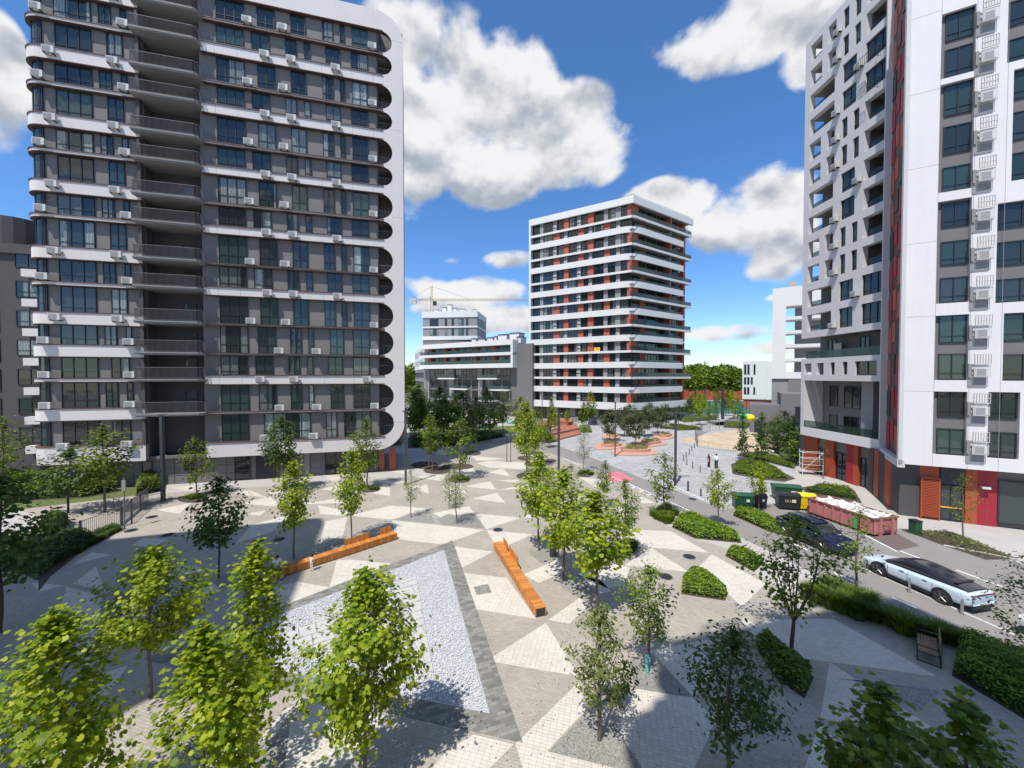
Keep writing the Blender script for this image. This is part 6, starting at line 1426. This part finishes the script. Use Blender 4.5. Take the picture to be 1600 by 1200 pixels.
def hand(J, E, side, root, base, dirv, k=1.0, mi=0):
    d = Vector(dirv).normalized(); o = Vector((0,1,0)) if abs(d.y) < .8 else Vector((1,0,0)); s = d.cross(o).normalized(); b0 = Vector(base)+d*.05*k
    J[side+'palm'] = (tuple(b0), .030*k, mi); E.append((root, side+'palm'))
    for i, L in enumerate([.075,.085,.08,.065]):
        p = b0+s*(i-1.5)*.02*k+d*.03*k; q = p+d*L*k*.5; r_ = p+d*L*k+s.cross(d)*.015*k
        J[side+'f%da'%i] = (tuple(q), .0095*k, mi); J[side+'f%db'%i] = (tuple(r_), .0075*k, mi); E += [(side+'palm', side+'f%da'%i), (side+'f%da'%i, side+'f%db'%i)]
    t = Vector(base)+d*.03*k-s*.045*k; J[side+'tha'] = (tuple(t), .011*k, mi); J[side+'thb'] = (tuple(t+d*.045*k), .009*k, mi); E += [(side+'palm',side+'tha'),(side+'tha',side+'thb')]
def standing(k=1.0, shirt=1, leg=2, armskin=0, skirt=False, shoe=3, bend=0.0):
    z = lambda a: a*k
    J = {'pelvis':((0,0,z(.95)),.145*k,leg),'waist':((0,0,z(1.1)),.125*k,shirt),'chest':((0,0,z(1.32)),.15*k,shirt),'neck0':((0,0,z(1.46)),.07*k,shirt),'neck':((0,-.01,z(1.52)),.052*k,0),'head':((0,-.02*k,z(1.64)),.098*k,0),'crown':((0,-.01*k,z(1.71)),.075*k,0)}
    E = [('pelvis','waist'),('waist','chest'),('chest','neck0'),('neck0','neck'),('neck','head'),('head','crown')]
    for s, n in ((-1,'L'),(1,'R')):
        J.update({n+'sh':((s*.17*k,0,z(1.41)),.062*k,shirt),n+'el':((s*.24*k,.03*k,z(1.13)),.042*k,armskin),n+'wr':((s*.22*k,-.06*k,z(.90)),.028*k,0),
          n+'hip':((s*.09*k,0,z(.88)),.10*k,leg),n+'kn':((s*.10*k,-.01*k,z(.50)),.068*k if not skirt else .10*k,leg),n+'an':((s*.10*k,.03*k,z(.09)),.045*k if not skirt else .09*k,leg),n+'toe':((s*.11*k,-.12*k,z(.04)),.035*k,shoe)})
        E += [('chest',n+'sh'),(n+'sh',n+'el'),(n+'el',n+'wr'),('pelvis',n+'hip'),(n+'hip',n+'kn'),(n+'kn',n+'an'),(n+'an',n+'toe')]; hand(J,E,n,n+'wr',J[n+'wr'][0],(0,-.2,-1),k)
    return J, E
J, E = standing(.95,1,1,0,True,1); p = G(1107.5,730); person((p.x,p.y,.012), .4, 'woman in black with long dark hair standing on the stone square', J, E, ['skin','clothk','clothk','clothk'], 'long')
J, E = standing(1.04,1,2,1,True,3); p = G(1119,732); person((p.x,p.y,.012), 2.8, 'person in white shirt and black trousers standing on the stone square', J, E, ['skin','shirtw','clothk','clothk'])
J, E = standing(.54,1,2,0,False,3); p = G(487,892); person((p.x,p.y,.012), -.3, 'small child in white standing in front of the left bench', J, E, ['skin','shirtw','shirtw','hair'])
# seated man, leaning forward
J = {'pelvis':((0,.05,.56),.15,2),'waist':((0,.02,.74),.135,1),'chest':((0,-.08,.98),.155,1),'neck0':((0,-.14,1.10),.07,1),'neck':((0,-.19,1.15),.055,0),'head':((0,-.27,1.23),.10,0),'crown':((0,-.28,1.30),.078,0)}
E = [('pelvis','waist'),('waist','chest'),('chest','neck0'),('neck0','neck'),('neck','head'),('head','crown')]
for s, n in ((-1,'L'),(1,'R')):
    J.update({n+'sh':((s*.18,-.09,1.05),.065,1),n+'el':((s*.23,-.22,.80),.043,0),n+'wr':((s*.07,-.44,.74),.03,0),n+'hip':((s*.10,-.02,.55),.095,2),n+'kn':((s*.13,-.44,.54),.072,2),n+'kn2':((s*.13,-.47,.46),.058,0),n+'an':((s*.13,-.45,.09),.042,0),n+'toe':((s*.14,-.60,.04),.036,3)})
    E += [('chest',n+'sh'),(n+'sh',n+'el'),(n+'el',n+'wr'),('pelvis',n+'hip'),(n+'hip',n+'kn'),(n+'kn',n+'kn2'),(n+'kn2',n+'an'),(n+'an',n+'toe')]; hand(J,E,n,n+'wr',J[n+'wr'][0],(-s*.3,-1,0))
bp = BF @ Vector((.3,.22,0)); person((bp.x,bp.y,.0), math.atan2(q0[0]*0+ (BF @ Vector((1,0,0))-BF @ Vector((0,0,0))).y, (BF @ Vector((1,0,0))-BF @ Vector((0,0,0))).x), 'man in white t-shirt and dark shorts sitting bent forward on the left bench', J, E, ['skin','shirtw','clothk','hair'])
# ================================================================ FAR DETAILS
# coral planter: wavy rings of pale red concrete with grass inside
cp = empty('coral_planter', (G(990,700).x,G(990,700).y,0), 0, 'curving coral coloured concrete seat planter under the pines', 'planter')
def blob(cx_, cy_, rx, ry, n=28, wob=.12, ph=0): return [(cx_+rx*(1+wob*math.sin(3*t+ph))*math.cos(t), cy_+ry*(1+wob*math.sin(3*t+ph))*math.sin(t)) for t in [2*math.pi*i/n for i in range(n)]]
def wpx(cx_, cy_, rx, ry, **k): return [(G(x,y).x, G(x,y).y) for x, y in blob(cx_, cy_, rx, ry, **k)]
for i, (x, y, rx, ry) in enumerate([(992,706,36,7.0),(952,698,26,5.5),(1014,694,26,5.2),(1037,683,18,4),(955,683,15,4)]):
    b = MB(); o_ = wpx(x,y,rx,ry,ph=i); b.prism(o_, 0, .14); b.build('seat_ring', 'coral', cp, Matrix())
    in_ = wpx(x+2,y-1.2,rx*.6,ry*.6,ph=i); b = MB(); b.prism(in_, .1, .5); b.build('seat_back', 'coral', cp, Matrix())
    hedge('ground_cover', [], .75, 60, .2, 'leaf_g', ['green planting in the nearest coral ring','green planting in the left coral ring','green planting in the right coral ring','green planting in the far right coral ring','green planting in the far left coral ring'][i], 'planting', core=False, world=wpx(x+2,y-1.2,rx*.55,ry*.55,ph=i))
# stepped red timber deck
dk_ = empty('timber_deck', (G(855,680).x,G(855,680).y,0), 0, 'stepped reddish timber deck seating beside the street trees', 'deck')
for pts, z in [([(838,672),(860,670),(862,661),(842,662)],.9),([(858,682),(905,672),(900,664),(868,668)],.45),([(866,690),(908,679),(906,673),(862,683)],.25),([(862,664),(893,667),(895,661),(866,659)],1.1)]:
    b = MB(); b.prism(gp(pts), 0, z); b.build('deck_step', 'deck', dk_, Matrix())
hedge('ground_cover', [(822,688),(860,692),(872,690),(858,680),(835,676)], .8, 60, .2, 'leaf_h', 'yellow green planting in front of the timber deck', 'planting', core=False)
hedge('ground_cover', [(905,676),(925,676),(922,668),(905,668)], .7, 60, .2, 'leaf_h', 'yellow green planting right of the timber deck', 'planting', core=False)
# teal tables
for i, (x, y) in enumerate([(788,660),(797,662),(806,661),(760,668)]):
    p = G(x,y); e = empty('picnic_table', (p.x,p.y,.012), .3*i, 'teal picnic table before the terraced building, %s from the left'%ordinal((1,2,3,0)[i]), 'table', 'teal tables before the terraced building')
    b = MB(); b.box(-.9,.9,-.4,.4,.7,.76); b.build('table_top', 'teal', e)
    for s in (-1,1): b = MB(); b.box(-.9,.9,s*.7-.14,s*.7+.14,.42,.47); b.build('bench_board', 'teal', e); b = MB(); b.box(s*.7-.04,s*.7+.04,-.7,.7,0,.69); b.build('leg_frame', 'teal', e)
# green kiosk cone
p = G(749,668); b = MB(); b.tube((0,0,0),(0,0,3.0),.08,n=8); b.tube((0,0,2.3),(0,0,3.2),1.7,.05,16,1); b.build('parasol', ['rail','ballgreen'], None, T(p.x,p.y,0), label='green parasol behind the plaza trees', cat='parasol')
# sand heap with barrier fence
b = MB(); c = G(1150,690); n = 26
vs = []; fs = []
for i in range(n+1):
    for j in range(n+1):
        u, v = i/n*2-1, j/n*2-1; r2 = u*u+v*v; h = max(0, 1.3*(1-r2))*(.6+.5*math.sin(u*5+1)*math.cos(v*4))+.12*math.sin(u*17)*math.sin(v*13)*(1-min(1,r2))
        vs.append((u*9.5, v*6.0, max(h,-.02) if r2 < 1 else -.02))
for i in range(n):
    for j in range(n): k = i*(n+1)+j; fs.append((k,k+n+1,k+n+2,k+1))
b.add(vs, fs); b.build('sand_heap', 'sand', None, T(c.x,c.y,.01), smooth=True, label='low heap of yellow sand behind wire barriers', kind='stuff')
bf = empty('barrier_fence', (G(1090,700).x,G(1090,700).y,0), 0, 'thin wire barrier fence round the sand heap', 'fence')
pts = [G(*q) for q in [(1084,692),(1100,676),(1142,668),(1145,668)]]
pts = [G(1090,699),(G(1086,690)),(G(1098,678)),(G(1110,673)),(G(1142,672))]
for a, q in zip(pts, pts[1:]): rail_path([(a.x,a.y),(q.x,q.y)], .05, 1.9, .5, .02).build('fence_panel', 'rail', bf, Matrix())
pts = [G(1090,699), G(1125,704), G(1150,706)]
for a, q in zip(pts, pts[1:]): rail_path([(a.x,a.y),(q.x,q.y)], .05, .9, 1.2, .02).build('fence_panel', 'rail', bf, Matrix())
for i, (x, y) in enumerate([(1060,660),(1075,657),(1110,668),(1118,662),(1124,670),(1163,660),(1170,664),(1100,652)]):
    p = G(x,y); b = MB(); b.tube((0,0,0),(0,0,2.2),.05,n=6); b.build('support_stake', 'rail', None, T(p.x,p.y,0), label='thin stake on the far paving, %s from the left'%ordinal([0,1,3,4,5,6,7,2][i]), cat='stake', group='thin stakes on the far paving')
# white barrier and rubble sacks
p = G(1203,696); b = MB(); [b.tube((0,0,.25+i*.35),(1.6,.4,.25+i*.35),.03,n=5) for i in range(4)]; b.tube((0,0,0),(0,0,1.4),.03,n=5); b.tube((1.6,.4,0),(1.6,.4,1.4),.03,n=5); b.build('white_barrier', 'cranew', None, T(p.x,p.y,0), label='small white metal barrier right of the sand heap', cat='barrier')
p = G(1202,708); b = MB(); b.ball((0,0,.25),.4,8,0,.8); b.ball((.5,.1,.2),.3,8,0,.8); b.build('sack', 'rubble', None, T(p.x,p.y,0), label='white sacks lying at the edge of the sand heap', kind='stuff')
# scaffold by the right block
hedge('ground_cover', [(1170,684),(1225,690),(1248,712),(1244,728),(1205,704),(1180,694)], .9, 50, .25, 'leaf_d', 'dark weedy shrubs between the sand heap and the right block', 'planting', core=False)
hedge('ground_cover', [(1135,660),(1172,664),(1165,670),(1130,668)], .6, 50, .22, 'leaf_g', 'low green strip under the balloons', 'planting', core=False)
hedge('ground_cover', [(1060,656),(1110,652),(1125,656),(1070,660)], .8, 50, .22, 'leaf_g', 'green strip along the court fence', 'planting', core=False)
p = G(1268,741); e = empty('scaffold_tower', (p.x-1.2,p.y-.2,0), -.3, 'small pale scaffold tower leaning by the first orange panel', 'scaffold')
for x in (0,2.0):
    for y in (0,.9): b = MB(); b.tube((x,y,0),(x,y,2.9),.035,n=6); b.build('upright', 'cranew', e)
b = MB()
for z in (.5,1.2,1.9,2.6):
    for y in (0,.9): b.tube((0,y,z),(2,y,z),.028,n=5)
    for x in (0,2.0): b.tube((x,0,z),(x,.9,z),.028,n=5)
b.tube((0,0,.5),(2,0,2.6),.02,n=5); b.build('braces', 'cranew', e)
for z in (.7,1.5): b = MB(); b.box(.05,1.95,.1,.8,z,z+.05); b.build('platform_board', 'wood2', e)
b = MB(); b.tube((0,0,.06),(0,.9,.06),.06,n=8); b.tube((2,0,.06),(2,.9,.06),.06,n=8); b.build('foot_bar', 'black', e)
# balloons near the courts
p = G(1172,702); D = p.y; s = D/600
b = MB(); b.ball((0,0,0),.62,14,0,.92); b.tube((0,0,-.7),(0,0,-1.8),.01,n=3); zc = CAMH-(653-588)*s
b.build('balloon', 'ballyel', None, T(p.x,p.y,zc), smooth=True, label='big yellow balloon floating above the far path', cat='balloon')
for i, (dx, dz, m_, l) in enumerate([(-.95,.2,'ballgreen','bright green balloon next to the big yellow one'),(-1.35,.4,'ballgreen','green balloon above and left of the bright green one'),(-1.3,-.3,'teal','teal balloon below the green ones')]):
    b = MB(); b.ball((0,0,0),.33,12,0,1.1); b.build('balloon', m_, None, T(p.x+dx,p.y,zc+dz), smooth=True, label=l, cat='balloon')
# small parked things under the tower and grey boxes
for i, (x, y) in enumerate([(897,660),(925,663),(938,664)]):
    p = G(x,y); b = MB(); b.box(-.9,.9,-.5,.5,0,1.5); b.box(-.95,.95,-.55,.55,1.5,1.6,1); b.build('service_box', ['mid','darkmetal'], None, T(p.x,p.y,0), label='grey service box before the banded tower, %s from the left'%ordinal(i), cat='service box', group='grey service boxes before the banded tower')
# trampled litter on pavement: fallen leaves and stains
rr = random.Random(11); P = []
for _ in range(900):
    x, y = rr.uniform(400,1250), 640+rr.random()**.6*560; p = G(x,y); P.append((p.x,p.y,.022))
me = leaves_mesh('fallen_leaves', np.array(P), .05, 'oval', 'leaf_r', .15); o = inst('fallen_leaves', me, None, Matrix()); tag(o, 'tiny fallen leaves and twigs scattered over the plaza', kind='stuff')
